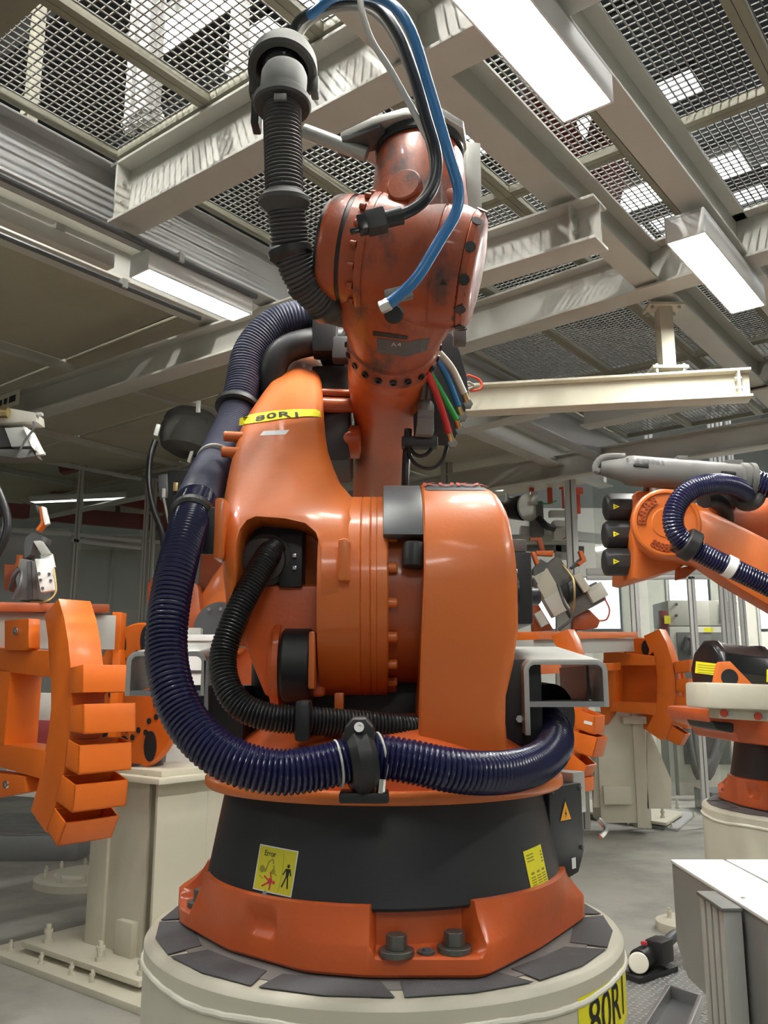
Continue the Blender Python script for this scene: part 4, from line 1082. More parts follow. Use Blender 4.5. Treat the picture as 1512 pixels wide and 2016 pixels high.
G().lathe([(0.0125, 0), (0.0135, .003), (0.0135, .020), (0.0115, .023)], ad0, ad1 - ad0, 6).build('hose_nut', 'chrome', ROB)
# connector at the end of the dark cable
k0 = at(792, 424, 1.65); k1 = at(738, 437, 1.65); kd = (k1 - k0).normalized(); kx = Vector((0, 1, 0)); ky = kd.cross(kx)
G().cyl(k0, k0.lerp(k1, .6), 0.019, 0.018, 20).build('connector_boot', 'rubber', ROB)
G().box(k0.lerp(k1, .95), (0.036, 0.045, 0.042), (kx, ky, kd)).build('connector_body', 'rubber', ROB, 0.004)
G().box(k0.lerp(k1, 1.42), (0.03, 0.036, 0.022), (kx, ky, kd)).build('connector_front', 'black_gloss', ROB, 0.003)
G().box(at(704, 453, 1.65), (0.032, 0.01, 0.010), (Vector((.94, 0, .3)).normalized(), Vector((0, 1, 0)), Vector((-.3, 0, .94)).normalized())).build('connector_latch', 'black_gloss', ROB, 0.002)

# coloured air lines on a dark plate right of the forearm
pp = Vector(at(870, 760, 2.36)); pnm = Vector((0.05, -1, -0.18)).normalized()
G().prism([atp(x, y, pp, pnm) for x, y in ((845, 660), (888, 655), (905, 690), (920, 745), (923, 780), (915, 815), (893, 872), (880, 878), (815, 872), (812, 700))], pnm * -0.012).build('hose_plate', 'skirt_black', ROB, 0.003)
for (x0, y0, xm, ym, x1, y1, m) in ((853, 683, 888, 722, 914, 775, 'cream'), (848, 690, 878, 738, 903, 800, 'blue'), (840, 725, 870, 775, 899, 827, 'green'), (846, 742, 868, 800, 884, 852, 'red')):
    G().tube([at(x0 - 8, y0 - 10, 2.2), at(x0, y0, 2.24), at(xm, ym, 2.29), at(x1, y1, 2.315)], 0.0095, 12, 0.012).build('air_line', m, ROB)
    a = at(x1, y1, 2.315); b = at(x1 + 7, y1 + 22, 2.33)
    G().cyl(a, b, 0.0085, n=12).build('line_fitting', 'brass', ROB)
    G().lathe([(0.014, 0), (0.014, .01), (.007, .011)], b, Vector((0, -1, 0)), 6).build('fitting_nut', 'bolt_grey', ROB)
cp = at(836, 822, 2.28)
G().prism([cp + Vector((x, 0, z)) for x, z in ((-.026, -.048), (.020, -.050), (.026, -.035), (.026, .022), (-.018, .026), (-.020, -.01))], (0, .05, 0)).build('plug_hood', 'grey_plastic', ROB, 0.006)
G().lathe([(0.024, 0), (0.024, .02), (.018, .032), (.0001, .036)], cp + Vector((.004, .025, .022)), ZUP, 20).build('plug_gland', 'grey_plastic', ROB)
decal('lettering', text_shape('HARTING', 0.011), 'grey_dark', ROB, None, cp + Vector((.003, 0, .0)), (1, 0, 0), ZUP, 0.0015)
for x in (832, 843): G().cyl(at(x, 786, 2.29), at(x + 6, 725, 2.25), 0.008, n=10).build('plug_cable', 'grey_dark', ROB)
G().box(at(826, 872, 2.33), (.10, .05, .03)).build('plug_base', 'rubber', ROB, .006)
G().tube([at(806, 850, 2.33), at(806, 880, 2.33), at(820, 897, 2.33), at(838, 896, 2.33), at(850, 884, 2.33)], 0.0055, 8, 0.012).build('loop_cable', 'hose_black', ROB)
G().tube([at(802, 850, 2.34), at(806, 895, 2.34), at(825, 918, 2.34), at(852, 922, 2.34), at(872, 905, 2.34), at(880, 878, 2.34)], 0.0055, 8, 0.012).build('loop_cable', 'hose_black', ROB)
G().tube([at(804, 845, 2.35), at(800, 900, 2.35), at(797, 960, 2.35), at(790, 1010, 2.4)], 0.011, 8, 0.02).build('drop_cable', 'hose_black', ROB)
G().tube([at(920, 738, 2.4), at(944, 748, 2.42), at(948, 765, 2.42), at(925, 770, 2.42)], 0.004, 8, 0.01).build('thin_loop', 'red_orange', ROB)
G().tube([at(921, 752, 2.4), at(934, 760, 2.42), at(922, 766, 2.42)], 0.004, 8, 0.01).build('thin_loop', 'cable_white', ROB)
G().box(at(905, 655, 2.2), (.035, .04, .07)).build('side_clip', 'grey_plastic', ROB, .006)

# ------------------------------------------------------------------ large corrugated hoses
h1 = [at(740, 640, 2.60), at(670, 628, 2.53), at(600, 622, 2.47), at(538, 640, 2.45), at(492, 692, 2.43), at(477, 760, 2.40), at(464, 820, 2.35), at(436, 885, 2.22), at(408, 945, 2.06), at(386, 995, 1.88)]
G().hose(h1, 0.0500, 0.0095, 0.0032, 30).build('upper_hose', 'hose_dusty', ROB, label='dusty navy corrugated hose along the link arm')
ring_at(at(425, 910, 2.14), h1[8] - h1[7], .03, .0515, .008, 'cable_white', 'hose_strap', rb=.002)
h2 = [at(392, 985, 1.84), at(372, 1035, 1.72), at(350, 1110, 1.64), at(334, 1190, 1.60), at(327, 1270, 1.575), at(335, 1340, 1.55), at(362, 1410, 1.53), at(410, 1468, 1.51), at(475, 1505, 1.50), at(550, 1520, 1.505), at(625, 1512, 1.52), at(690, 1496, 1.535), at(740, 1490, 1.545),
      at(810, 1500, 1.55), at(880, 1515, 1.56), at(950, 1522, 1.59), at(1015, 1517, 1.65), at(1065, 1498, 1.74), at(1092, 1465, 1.83), at(1088, 1430, 1.92), at(1058, 1412, 1.99)]
G().hose(h2, 0.0385, 0.0092, 0.0058, 30).build('lower_hose', 'hose_navy', ROB, label='glossy navy corrugated hose looping round the carousel')
h3 = [at(540, 1080, 1.85), at(524, 1100, 1.81), at(496, 1150, 1.77), at(464, 1215, 1.74), at(440, 1285, 1.72), at(445, 1345, 1.70), at(475, 1390, 1.69), at(530, 1412, 1.69), at(600, 1418, 1.70), at(680, 1424, 1.72), at(780, 1432, 1.75), at(860, 1440, 1.80)]
G().hose(h3, 0.0275, 0.0072, 0.0042, 24).build('inner_hose', 'hose_black', ROB, label='black corrugated hose from the link arm mouth')
h4 = [at(750, 668, 2.58), at(690, 668, 2.53), at(620, 672, 2.44), at(560, 690, 2.42), at(535, 730, 2.42), at(533, 790, 2.45)]
G().tube(h4, 0.042, 20, 0.02).build('back_hose', 'rubber', ROB)
# clamps
ring_at(at(378, 1018, 1.755), h2[1] - h2[0], .03, .048, .03, 'rubber', 'hose_clamp', rb=.006)
G().prism([at(x, y, 1.775) for x, y in ((326, 1052), (330, 1025), (343, 1008), (362, 1000), (432, 998), (432, 1092), (350, 1092))], (0, .07, 0.012)).build('clamp_bracket', 'rubber', ROB, .006)
G().prism([at(x, y, 1.735) for x, y in ((384, 1001), (428, 998), (428, 1092), (398, 1092))], (0, .06, 0.01)).build('clamp_bracket', 'rubber', ROB, .005)
G().box(at(437, 1045, 1.765), (.020, .075, .125)).build('clamp_lug', 'orange', ROB, .006)
ring_at(at(468, 802, 2.365), h1[6] - h1[5], .03, .064, .026, 'rubber', 'hose_clamp', rb=.006)
G().box(at(500, 800, 2.40), (.09, .05, .03)).build('clamp_bracket', 'rubber', ROB, .006)
ring_at(at(634, 628, 2.49), h1[0] - h1[1], .03, .070, .06, 'rubber', 'hose_clamp', rb=.006)
G().box(at(640, 655, 2.43), (.075, .08, .15)).build('clamp_bracket', 'rubber', ROB, .015)
G().box(at(678, 690, 2.42), (.07, .06, .07)).build('clamp_bracket', 'grey_dark', ROB, .008)
ck = at(708, 1495, 1.540); cd2 = (h2[12] - h2[10]).normalized()
ring_at(ck, cd2, .03, .058, .046, 'rubber', 'hose_clamp', rb=.012)
for e in (-.038, .038): ring_at(ck + cd2 * e, cd2, .03, .0405, .004, 'cable_white', 'hose_strap', rb=.001)
CL = G().prism([ck + Vector((x, .02, z)) for x, z in ((-.026, .03), (.026, .03), (.026, .055), (.012, .072), (-.012, .072), (-.026, .055))], (0, -.055, 0)).build('clamp_head', 'rubber', ROB, .008, 3)
G().lathe([(.0085, 0), (.0085, .006), (.004, .006), (.004, .003), (.0001, .003)], ck + Vector((0, -.036, .055)), (0, -1, 0.2), 16).build('clamp_screw', 'chrome', CL)
G().box(ck + Vector((.008, .012, -.062)), (.085, .06, .018)).build('clamp_foot', 'rubber', ROB, .005)
G().cyl(ck + Vector((.036, -.014, -.053)), ck + Vector((.038, -.016, -.030)), .0075, n=6).build('foot_bolt', 'chrome', ROB)
G().box(at(598, 1418, 1.70), (.028, .075, .075)).build('inner_clamp', 'rubber', ROB, .008)
G().prism([at(x, y, 1.78) for x, y in ((585, 1440), (612, 1440), (615, 1490), (580, 1490))], (0, .03, 0)).build('inner_clamp_foot', 'rubber', ROB, .004)
# dark mouth where the big hose ends
dm = at(1070, 1415, 2.0)
G().lathe([(0.02, -.02), (.075, -.02), (.080, -.014), (.080, .02), (.06, .02)], dm, Vector((.55, -.8, -.1)), 40).build('hose_mouth', 'rubber', ROB)

# ------------------------------------------------------------------ fork pockets (rounded channel brackets) either side
def fork_pocket(x0, y0, x1, y1, Y, ydown, depth, name='fork_pocket', leg_left=True):
    """open rounded channel seen end-on: outline px (x0,y0)-(x1,y1) at Y, left leg running down to ydown"""
    p0 = at(x0, y0, Y); p1 = at(x1, y1, Y); pd = at(x0, ydown, Y)
    th = 0.011; r = 0.024
    lx, rx = p0.x, p1.x; tz, bz, dz = p0.z, p1.z, pd.z
    def path(o):     # centre line offset inward by o
        pts = [(lx + o, dz)]
        for k in range(6):
            a = math.pi - k * math.pi / 10
            pts.append((lx + r + (r - o) * math.cos(a), tz - r + (r - o) * math.sin(a)))
        for k in range(6):
            a = math.pi / 2 - k * math.pi / 10
            pts.append((rx - r + (r - o) * math.cos(a), tz - r + (r - o) * math.sin(a)))
        pts.append((rx - o, bz))
        return pts
    P = path(0) + path(th)[::-1]
    sx_ = -1 if lx < 0 else 1
    dvec = Vector((0.0, depth, depth * 0.10))
    part = G().prism([Vector((x, Y, z)) for x, z in P], dvec).build(name, 'galv', ROB, .0015, ang=30)
    G().boxb((lx + th, Y, bz + .0), (rx - th, Y + depth, bz + th)).build(name + '_floor', 'stainless', ROB)
    G().boxb((rx - th - .004, Y + depth * .3, bz + th), (rx - th, Y + depth, tz - th)).build(name + '_liner', 'grey_dark', ROB)
    return part
fork_pocket(1030, 1298, 1200, 1392, 1.80, 1448, 0.42)
fork_pocket(250, 1282, 404, 1370, 1.88, 1370, 0.30)
G().boxb((-0.44, 1.90, 1.37), (-0.30, 2.16, 1.49)).build('fork_pocket_mount', 'rubber', ROB, .006)
lp = at(402, 1300, 1.88)
G().prism([lp + Vector((0, .0, .0)), lp + Vector((0.008, 0, 0)), at(410, 1412, 1.88), at(402, 1412, 1.88)], (0, .3, 0)).build('fork_pocket_cheek', 'stainless', ROB)
G().boxb((0.24, 1.84, 1.36), (0.33, 2.15, 1.545)).build('fork_pocket_mount', 'rubber', ROB, .006)
G().lathe([(.008, 0), (.008, .008), (.0001, .008)], at(1022, 1415, 1.83), (0, -1, 0), 6).build('mount_bolt', 'chrome', ROB)
# ================================================================== things round the main robot
def pp_box(cx, cy, w, h, Y, depth, ang=0.0, yaw=0.0):
    """box standing at photo place (cx,cy), w x h photo pixels, Y metres away, depth metres deep, turned ang in the upright plane"""
    c = at(cx, cy, Y); k = Y / FPX / (_cp - (1008 - cy) / FPX * _sp)
    ca, sa = math.cos(ang), math.sin(ang)
    x = Vector((ca, 0, sa)); z = Vector((-sa, 0, ca)); y = Vector((0, 1, 0))
    if yaw:
        R = rotz(yaw); x = R @ x; y = R @ y; z = R @ z
    return c + y * (depth / 2), (w * k, depth, h * k), (x, y, z)
def PB(name, mat, t, cx, cy, w, h, Y, depth, ang=0.0, bevel=0.004, yaw=0.0):
    c, s, ax = pp_box(cx, cy, w, h, Y, depth, math.radians(ang), yaw)
    return G().box(c, s, ax).build(name, mat, t, bevel)
def poly(pts, Y, n=Vector((0, 1, 0))):
    p = at(pts[0][0], pts[0][1], Y)
    return [atp(x, y, p, n) for x, y in pts]
def PP(name, mat, t, pts, Y, depth, bevel=0.003, n=Vector((0, 1, 0)), d=None):
    return G().prism(poly(pts, Y, n), d if d is not None else n * depth).build(name, mat, t, bevel)

# ------------------------------------------------------------------ right robot
QX, QY = 1.83, 3.70
pedestal(QX, QY, 'cream round pedestal under the right robot', None, rot=0.2)
R2 = thing('industrial_robot', (QX, QY, PZ + .004), 'orange robot at the right edge with three black motors and a grey hose tube', 'robot')
robot_base(R2, QX, QY, -0.62, False)
PP('carousel_block', 'orange_base', R2, [(1392, 1396), (1560, 1396), (1560, 1475), (1455, 1462), (1447, 1442), (1408, 1432), (1394, 1415)], 3.42, 0.5, .02)
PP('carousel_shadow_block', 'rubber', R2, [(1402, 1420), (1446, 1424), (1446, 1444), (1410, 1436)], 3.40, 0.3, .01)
c0 = at(1388, 1318, 3.36); c1 = at(1600, 1345, 3.45); cdv_ = (c1 - c0).normalized(); cl_ = (c1 - c0).length
CB = G().lathe([(0.10, 0), (0.118, 0.012), (0.118, 0.03), (0.112, .035), (0.112, 0.20), (0.121, 0.205), (0.121, 0.225), (0.112, .23), (0.112, cl_)], c0, cdv_, 10).build('balance_cylinder', 'black_gloss', R2, .004)
bvb = bvh_of([CB])
px_decal('yellow_label', [[(1371, 1302), (1413, 1307), (1412, 1330), (1369, 1325)]], 'yellow', CB, bvb, .002, 4)
px_decal('yellow_label', [[(1509, 1318), (1522, 1320), (1521, 1344), (1508, 1342)]], 'yellow', CB, bvb, .002, 3)
for k in range(4): px_decal('print_line', [[(1375, 1308 + k * 5), (1408, 1311 + k * 5), (1408, 1312.3 + k * 5), (1375, 1309.3 + k * 5)]], 'ink_soft', CB, bvb, .003, 2)
LUG = PP('lifting_lug', 'orange', R2, [(1413, 1310), (1418, 1303), (1438, 1302), (1444, 1308), (1486, 1352), (1406, 1352)], 3.22, 0.03, .003)
G().lathe([(0.031, 0), (0.031, .008), (.0001, .008)], at(1435, 1334, 3.225), (0, -1, 0), 28).build('lug_hole', 'rubber', LUG)
PB('fork_bar', 'cream', R2, 1480, 1372, 180, 50, 3.18, 0.22, -2.0, .012)
PB('fork_bar_web', 'cream', R2, 1490, 1408, 150, 22, 3.22, 0.1, -3.5, .004)
for px, py in ((1425, 1404), (1492, 1410)):
    G().lathe([(.014, 0), (.014, .006), (.0001, .006)], at(px, py, 3.22), (0, -1, 0), 16).build('bar_hole', 'red_orange', R2)
    G().lathe([(.009, 0), (.009, .010), (.0001, .010)], at(px + 11, py + 1, 3.22), (0, -1, 0), 6).build('bar_bolt', 'chrome', R2)
# upper body
PP('elbow_housing', 'orange', R2, [(1251, 972), (1256, 966), (1330, 968), (1360, 1000), (1372, 1095), (1340, 1118), (1262, 1141), (1246, 1138), (1248, 1080), (1243, 1052), (1250, 1020)], 3.52, 0.34, .02)
PP('link_arm', 'orange', R2, [(1262, 1000), (1282, 975), (1310, 966), (1345, 975), (1400, 1003), (1470, 1037), (1530, 1068), (1620, 1112), (1640, 1270), (1512, 1192), (1440, 1150), (1385, 1112), (1340, 1100), (1300, 1096), (1270, 1072), (1258, 1035)], 3.40, 0.13, .03)
DC = at(1312, 1030, 3.395)
dd = G().lathe([(.138, -.02), (.138, .008), (.130, .013), (.122, .013), (.118, .003), (.062, .003), (.058, .007), (.0001, .007)], DC, (0, -1, 0), 56).build('elbow_disc', 'orange', R2)
eb = mesh_of(G().lathe([(.0095, 0), (.0095, .007), (.006, .007), (.006, .003), (.0001, .003)], (0, 0, 0), ZUP, 12), 'elbow_bolt', 'orange_arm')
for a in (118, 128, 138, 148, 158, 168, 178, 235, 245, 255, 265, 275, 285):
    for r in (.094, .108) if a % 4 else (.094,):
        inst(eb, 'elbow_bolt', DC + Vector((math.cos(math.radians(a)) * r, -.004, math.sin(math.radians(a)) * r)), dd, axes((0, -1, 0)))
fa = at(1405, 1045, 3.75); fb = at(1640, 1015, 3.85)
G().lathe([(.13, -.15), (.13, .1), (.115, .2), (.115, (fb - fa).length)], fa, fb - fa, 40).build('forearm', 'orange_arm', R2)
PP('stop_wedge', 'orange_arm', R2, [(1338, 1118), (1376, 1110), (1372, 1120), (1350, 1138), (1337, 1140)], 3.5, .06, .004)
for k, (y0, y1) in enumerate(((972, 1025), (1027, 1078), (1081, 1132))):
    yc = (y0 + y1) / 2; p = at(1188 + (2 if k == 0 else 0), yc, 3.62); q = at(1250, yc, 3.62)
    m = G().lathe([(.045, 0), (.058, .008), (.061, .02), (.061, .10), (.058, (q - p).length + .02)], p, (1, 0, 0), 8, x=Vector((0, math.cos(.39), math.sin(.39)))).build('wrist_motor', 'skirt_black', R2, .004)
    wt = at(1213, yc - 1, 3.555)
    decal('warning_triangle', flat_shape([[(-.012, .012), (.014, 0), (-.012, -.012)]]), 'yellow', m, None, wt, (1, 0, 0), ZUP, .002)
    decal('triangle_mark', flat_shape([[(-.006, .003), (.006, 0), (-.006, -.003)]]), 'ink', m, None, wt, (1, 0, 0), ZUP, .003)
# grey dress-pack tube with embossed lettering
t0 = at(1186, 922, 3.45); t1 = at(1482, 946, 3.45); td = (t1 - t0).normalized(); tl = (t1 - t0).length
TUB = G().lathe([(.028, -.01), (.036, .02), (.048, .08), (.060, .10), (.063, .12), (.063, tl * .9), (.070, tl * .91), (.070, tl * .95), (.064, tl * .955), (.064, tl * .965), (.072, tl * .97), (.072, tl * 1.0), (.05, tl)], t0, td, 40).build('hose_tube', 'grey_plastic', R2)
bvt = bvh_of([TUB])
h_, ex_t, ey_t = face_frame(bvt, 1271, 908, td)
decal('embossed_lettering', text_shape('LEONI', 0.042, 1.35, .002), 'grey_dark', TUB, bvt, h_, ex_t, ey_t, .003, cuts=4)
for px in (1343, 1445):
    pr = t0 + td * (tl * (px - 1186) / 296.0)
    G().box(pr + ZUP * .062, (.045 if px < 1400 else .07, .05, .03)).build('tube_boss', 'grey_plastic', R2, .006)
for px, py in ((1262, 917), (1434, 931)):
    h_, e1, e2 = face_frame(bvt, px, py, td)
    G().box(h_, (.06, .012, .012), (e1, e1.cross(e2), e2)).build('snap_clip', 'rubber', R2, .003)
G().tube([at(1180, 928, 3.45), at(1172, 925, 3.45), at(1178, 908, 3.45), at(1195, 900, 3.45), at(1230, 900, 3.45)], .016, 14, .015).build('tube_elbow', 'grey_plastic', R2)
G().cyl(at(1274, 968, 3.6), at(1281, 942, 3.5), .018, n=16).build('tube_post', 'rubber', R2)
PB('tube_saddle', 'rubber_dusty', R2, 1440, 968, 60, 40, 3.55, .12, 0, .01)
G().hose([at(1478, 944, 3.44), at(1500, 952, 3.42), at(1540, 968, 3.4), at(1620, 1010, 3.4)], .047, .013, .005, 20).build('dress_hose', 'hose_navy', R2)
hl = [at(1476, 985, 3.50), at(1462, 966, 3.42), at(1430, 954, 3.34), at(1390, 954, 3.28), at(1352, 970, 3.25), at(1328, 1005, 3.24), at(1328, 1042, 3.24), at(1350, 1070, 3.25), at(1395, 1096, 3.25), at(1450, 1123, 3.25), at(1512, 1153, 3.25), at(1600, 1200, 3.25)]
G().hose(hl, .041, .0115, .005, 22).build('loop_hose', 'hose_navy', R2, label='navy corrugated hose looping at the elbow')
ring_at(at(1358, 1073, 3.25), hl[8] - hl[7], .03, .062, .05, 'rubber', 'hose_clamp', R2, rb=.006)
PB('clamp_foot', 'rubber', R2, 1350, 1078, 40, 26, 3.29, .06, -30, .006)
ring_at(at(1473, 975, 3.46), hl[1] - hl[0], .03, .066, .05, 'rubber_dusty', 'hose_clamp', R2, rb=.01)
ring_at(at(1436, 1116, 3.25), hl[9] - hl[8], .03, .043, .035, 'white_plain', 'hose_label', R2, rb=.002)
G().tube([at(1385, 985, 3.4), at(1405, 985, 3.45), at(1425, 1000, 3.5), at(1430, 1025, 3.55)], .032, 14, .02).build('back_hose', 'rubber', R2)

# ------------------------------------------------------------------ fixtures on the two positioners
def fixture(label, pts_parts, boxes, Y, thick, boxlen, beams, extra=None):
    t = thing('clamping_fixture', at(100 if Y < 4.8 else 1250, 1400, Y), label, 'fixture')
    n = DA
    p0 = at(beams[0], beams[1], Y)
    def onp(x, y): return atp(x, y, p0, n)
    return t, onp
# left fixture
FX = thing('clamping_fixture', at(60, 1640, 4.0), 'orange wheel-like fixture with five open boxes at the left edge', 'fixture')
pl0 = at(100, 1400, 4.0)
onl = lambda x, y, o=0.0: atp(x, y, pl0, DA) + DA * o
arc_ = [(115, 1178), (126, 1215), (134, 1262), (139, 1313), (141, 1352), (141, 1400), (138, 1440), (131, 1490), (122, 1535), (108, 1590), (90, 1640), (60, 1596), (74, 1548), (86, 1490), (95, 1440), (100, 1395), (100, 1340), (95, 1283), (94, 1258), (87, 1210)]
G().prism([onl(x, y) for x, y in arc_], DA * 0.17).build('rim_plate', 'orange_fixture', FX, .004)
G().prism([onl(x, y) for x, y in ((101, 1282), (101, 1334), (20, 1324), (-60, 1318), (-60, 1270), (60, 1280))], DA * 0.17).build('cross_bar', 'orange_fixture', FX, .004)
G().prism([onl(x, y) for x, y in ((93, 1478), (84, 1535), (5, 1512), (-60, 1500), (-60, 1458), (10, 1466))], DA * 0.17).build('cross_bar', 'orange_fixture', FX, .004)
G().prism([onl(x, y) for x, y in ((20, 1318), (8, 1470), (-60, 1470), (-60, 1310))], DA * 0.17).build('inner_bar', 'orange_fixture', FX, .004)
lgp = [(20, 1222), (68, 1218), (68, 1276), (60, 1281), (20, 1281)]
LG_ = G().prism([onl(x, y, -.03) for x, y in lgp], DA * 0.06).build('bolt_lug', 'orange_fixture', FX, .006)
for px, py in ((46, 1243), (27, 1543)):
    G().lathe([(.018, 0), (.018, .012), (.009, .012), (.009, .004), (.0001, .004)], onl(px, py, -.032), -DA, 20).build('lug_bolt', 'chrome', FX)
G().prism([onl(x, y) for x, y in ((-60, 1515), (48, 1528), (50, 1560), (-60, 1580))], DA * 0.08).build('bolt_lug', 'orange_fixture', FX, .005)
BX = [[(139, 1315), (168, 1308), (168, 1363), (140, 1365)], [(141, 1390), (168, 1386), (168, 1445), (139, 1440)], [(137, 1456), (160, 1468), (158, 1525), (130, 1510)],
      [(125, 1526), (152, 1546), (146, 1600), (112, 1575)], [(110, 1590), (133, 1621), (117, 1666), (95, 1632)]]
def open_box(quad, depth, name, mat, t, first=False):
    """cup with open top: quad = tl,tr,br,bl on the near face"""
    tl_, tr_, br_, bl_ = [Vector(q) for q in quad]
    th = .008
    bx = G().prism([tl_, tr_, br_, bl_], DA * th)
    bx.prism([q + DA * (depth - th) for q in (tl_, tr_, br_, bl_)], DA * th)
    rt = (br_ - tr_); bt = (bl_ - br_); 
    inw = (tl_ - tr_).normalized() * th
    bx.prism([tr_, tr_ + inw, br_ + inw, br_], DA * depth)
    bx.prism([tl_, tl_ - inw, bl_ - inw, bl_], DA * depth)
    up = (tr_ - br_).normalized() * th
    bx.prism([bl_, bl_ + up, br_ + up, br_], DA * depth)
    return bx.build(name, mat, t, .002)
for i, q in enumerate(BX):
    P4 = [onl(x, y, -.01) for x, y in q]
    if i == 0:
        G().prism(P4, DA * 0.27).build('rim_box', 'orange_fixture', FX, .003)
    else: open_box(P4, 0.27, 'rim_box', 'orange_fixture', FX)
# rails of the left fixture
def rail(t, name, mat, x0, y0, x1, y1, Y0, Y1, hpx, dep, bev=.004):
    a = at(x0, y0, Y0); b = at(x1, y1, Y1); k = Y0 / FPX
    return G().bar(a, b, dep, hpx * k).build(name, mat, t, bev)
rail(FX, 'top_rail', 'orange_arm', -60, 1196, 205, 1200, 4.35, 4.75, 18, .18)
rail(FX, 'grey_rail', 'alu_dull', -60, 1240, 222, 1246, 4.40, 4.80, 72, .10)
rail(FX, 'lower_grey_rail', 'alu_dull', -60, 1390, 102, 1392, 4.45, 4.7, 56, .10)
rail(FX, 'lower_red_rail', 'red_dark', -60, 1440, 102, 1444, 4.45, 4.7, 52, .10)
PB('end_post', 'orange_fixture', FX, 228, 1245, 18, 80, 4.80, .1, 0)
PB('end_post_lower', 'orange_fixture', FX, 224, 1380, 16, 200, 4.80, .1, 0)
rail(FX, 'foot_grey_rail', 'alu_dull', -60, 1535, 78, 1545, 4.45, 4.6, 44, .10)
G().lathe([(.008, 0), (.008, .004), (.0001, .004)], at(190, 1242, 4.70), (0, -1, 0), 12).build('rail_hole', 'rubber', FX)

# left positioner: column with turning disc
PL = thing('positioner_column', UW(4.6 * .0 + 3.02, 4.30, 0), 'cream welded column with orange turning disc left of the main robot', 'positioner')
cb = atz(195, 1865, 0.09)            # near corner of the column foot
AX3 = (DB, DA, ZUP)
def PLb(name, mat, off_b, off_a, z0, z1, sb, sa, bev=.003):
    c = cb + DB * (off_b + sb / 2) + DA * (off_a + sa / 2); c.z = (z0 + z1) / 2
    return G().box(c, (sb, sa, z1 - z0), AX3).build(name, mat, PL, bev)
PLb('near_flange', 'cream', -.02, 0, .09, .97, .16, .02)
PLb('far_flange', 'cream', -.36, .30, .09, .97, .03, .26)
PLb('web', 'cream', -.34, .02, .09, .97, .34, .02)
PLb('side_web', 'cream', -.02, .02, .09, .97, .02, .5)
PLb('cover_box', 'cream', -.30, -.02, .09, .26, .14, .05, .004)
PLb('right_flange', 'cream', -.44, .0, .09, .97, .02, .34)
q = cb + DB * -.44 + DA * .34
G().prism([Vector((q.x, q.y, .09)), Vector((q.x, q.y, .97)), Vector((q.x, q.y, .97)) + DA * .18, Vector((q.x, q.y, .62)) + DA * .2, Vector((q.x, q.y, .09)) + DA * .42], DB * .02).build('gusset_plate', 'cream', PL, .002)
PLb('head_plate', 'cream', -.52, -.06, .97, 1.0, .74, .62)
PLb('head_pad', 'cream', -.46, -.0, 1.0, 1.03, .40, .42)
PLb('foot_plate', 'cream', -.62, -.20, .062, .09, 1.05, 1.0)
PLb('ground_plate', 'cream', -.86, -.30, .0, .035, 1.5, 1.2)
lv = mesh_of(G().lathe([(.026, 0), (.026, .02), (.018, .02), (.018, .05), (.024, .05), (.024, .07), (.014, .07), (.014, .095), (.0001, .095)], (0, 0, 0), ZUP, 10), 'levelling_screw', 'cream')
for b_, a_ in ((.30, -.12), (-.20, -.13), (-.55, -.13), (.30, .6)):
    p = cb + DB * b_ + DA * a_; inst(lv, 'levelling_screw', Vector((p.x, p.y, .09)), PL)
for b_, a_ in ((.50, -.22), (.16, -.24), (-.12, -.24), (-.3, -.24)):
    p = cb + DB * b_ + DA * a_; inst(lv, 'anchor_screw', Vector((p.x, p.y, .035)), PL, Matrix.Identity(3) * 0.6)
td0 = at(272, 1368, 5.05)
TD = G().lathe([(.12, -.02), (.40, -.02), (.41, -.012), (.41, .012), (.40, .02), (.12, .02)], td0, DA, 56).build('turning_disc', 'orange_fixture', PL)
b1x, b1y, _ = frame(DA, ZUP)
hol = mesh_of(G().lathe([(.055, 0), (.055, .004), (.0001, .004)], (0, 0, 0), ZUP, 20), 'disc_hole', 'rubber')
for k in range(8):
    a = 2 * math.pi * k / 8 + .25
    inst(hol, 'disc_hole', td0 + (b1x * math.cos(a) + b1y * math.sin(a)) * .32 - DA * .021, TD, axes(-DA) @ Matrix.Diagonal((1, 1.5, 1)))
sm = mesh_of(G().lathe([(.017, 0), (.017, .006), (.0001, .006)], (0, 0, 0), ZUP, 10), 'disc_screw', 'rubber')
for k in range(24):
    a = 2 * math.pi * k / 24
    inst(sm, 'disc_screw', td0 + (b1x * math.cos(a) + b1y * math.sin(a)) * (.20 if k % 2 else .235) - DA * .021, TD, axes(-DA))
G().lathe([(.16, 0), (.16, .2), (.12, .22)], td0 + DA * .02, DA, 32).build('gear_head', 'orange_arm', PL, .006)
G().lathe([(.1, 0), (.13, .02), (.13, .1), (.1, .12)], td0 + DA * .02 + ZUP * -.36, ZUP * -1 + DA * .4, 24).build('swivel_seat', 'rubber', PL)

# cream round floor flange behind the left column
FF = thing('floor_flange', atz(160, 1742, 0), 'round cream floor flange with bolts behind the left column', 'flange')
fo = atz(165, 1738, 0)
G().lathe([(.36, 0), (.36, .05), (.33, .06), (.22, .07), (.2, .09), (.0001, .09)], fo, ZUP, 48).build('disc', 'cream', FF)
for k in range(10):
    a = 2 * math.pi * k / 10
    inst(lv, 'flange_bolt', fo + Vector((math.cos(a) * .29, math.sin(a) * .29, .055)), FF, Matrix.Identity(3) * .7)

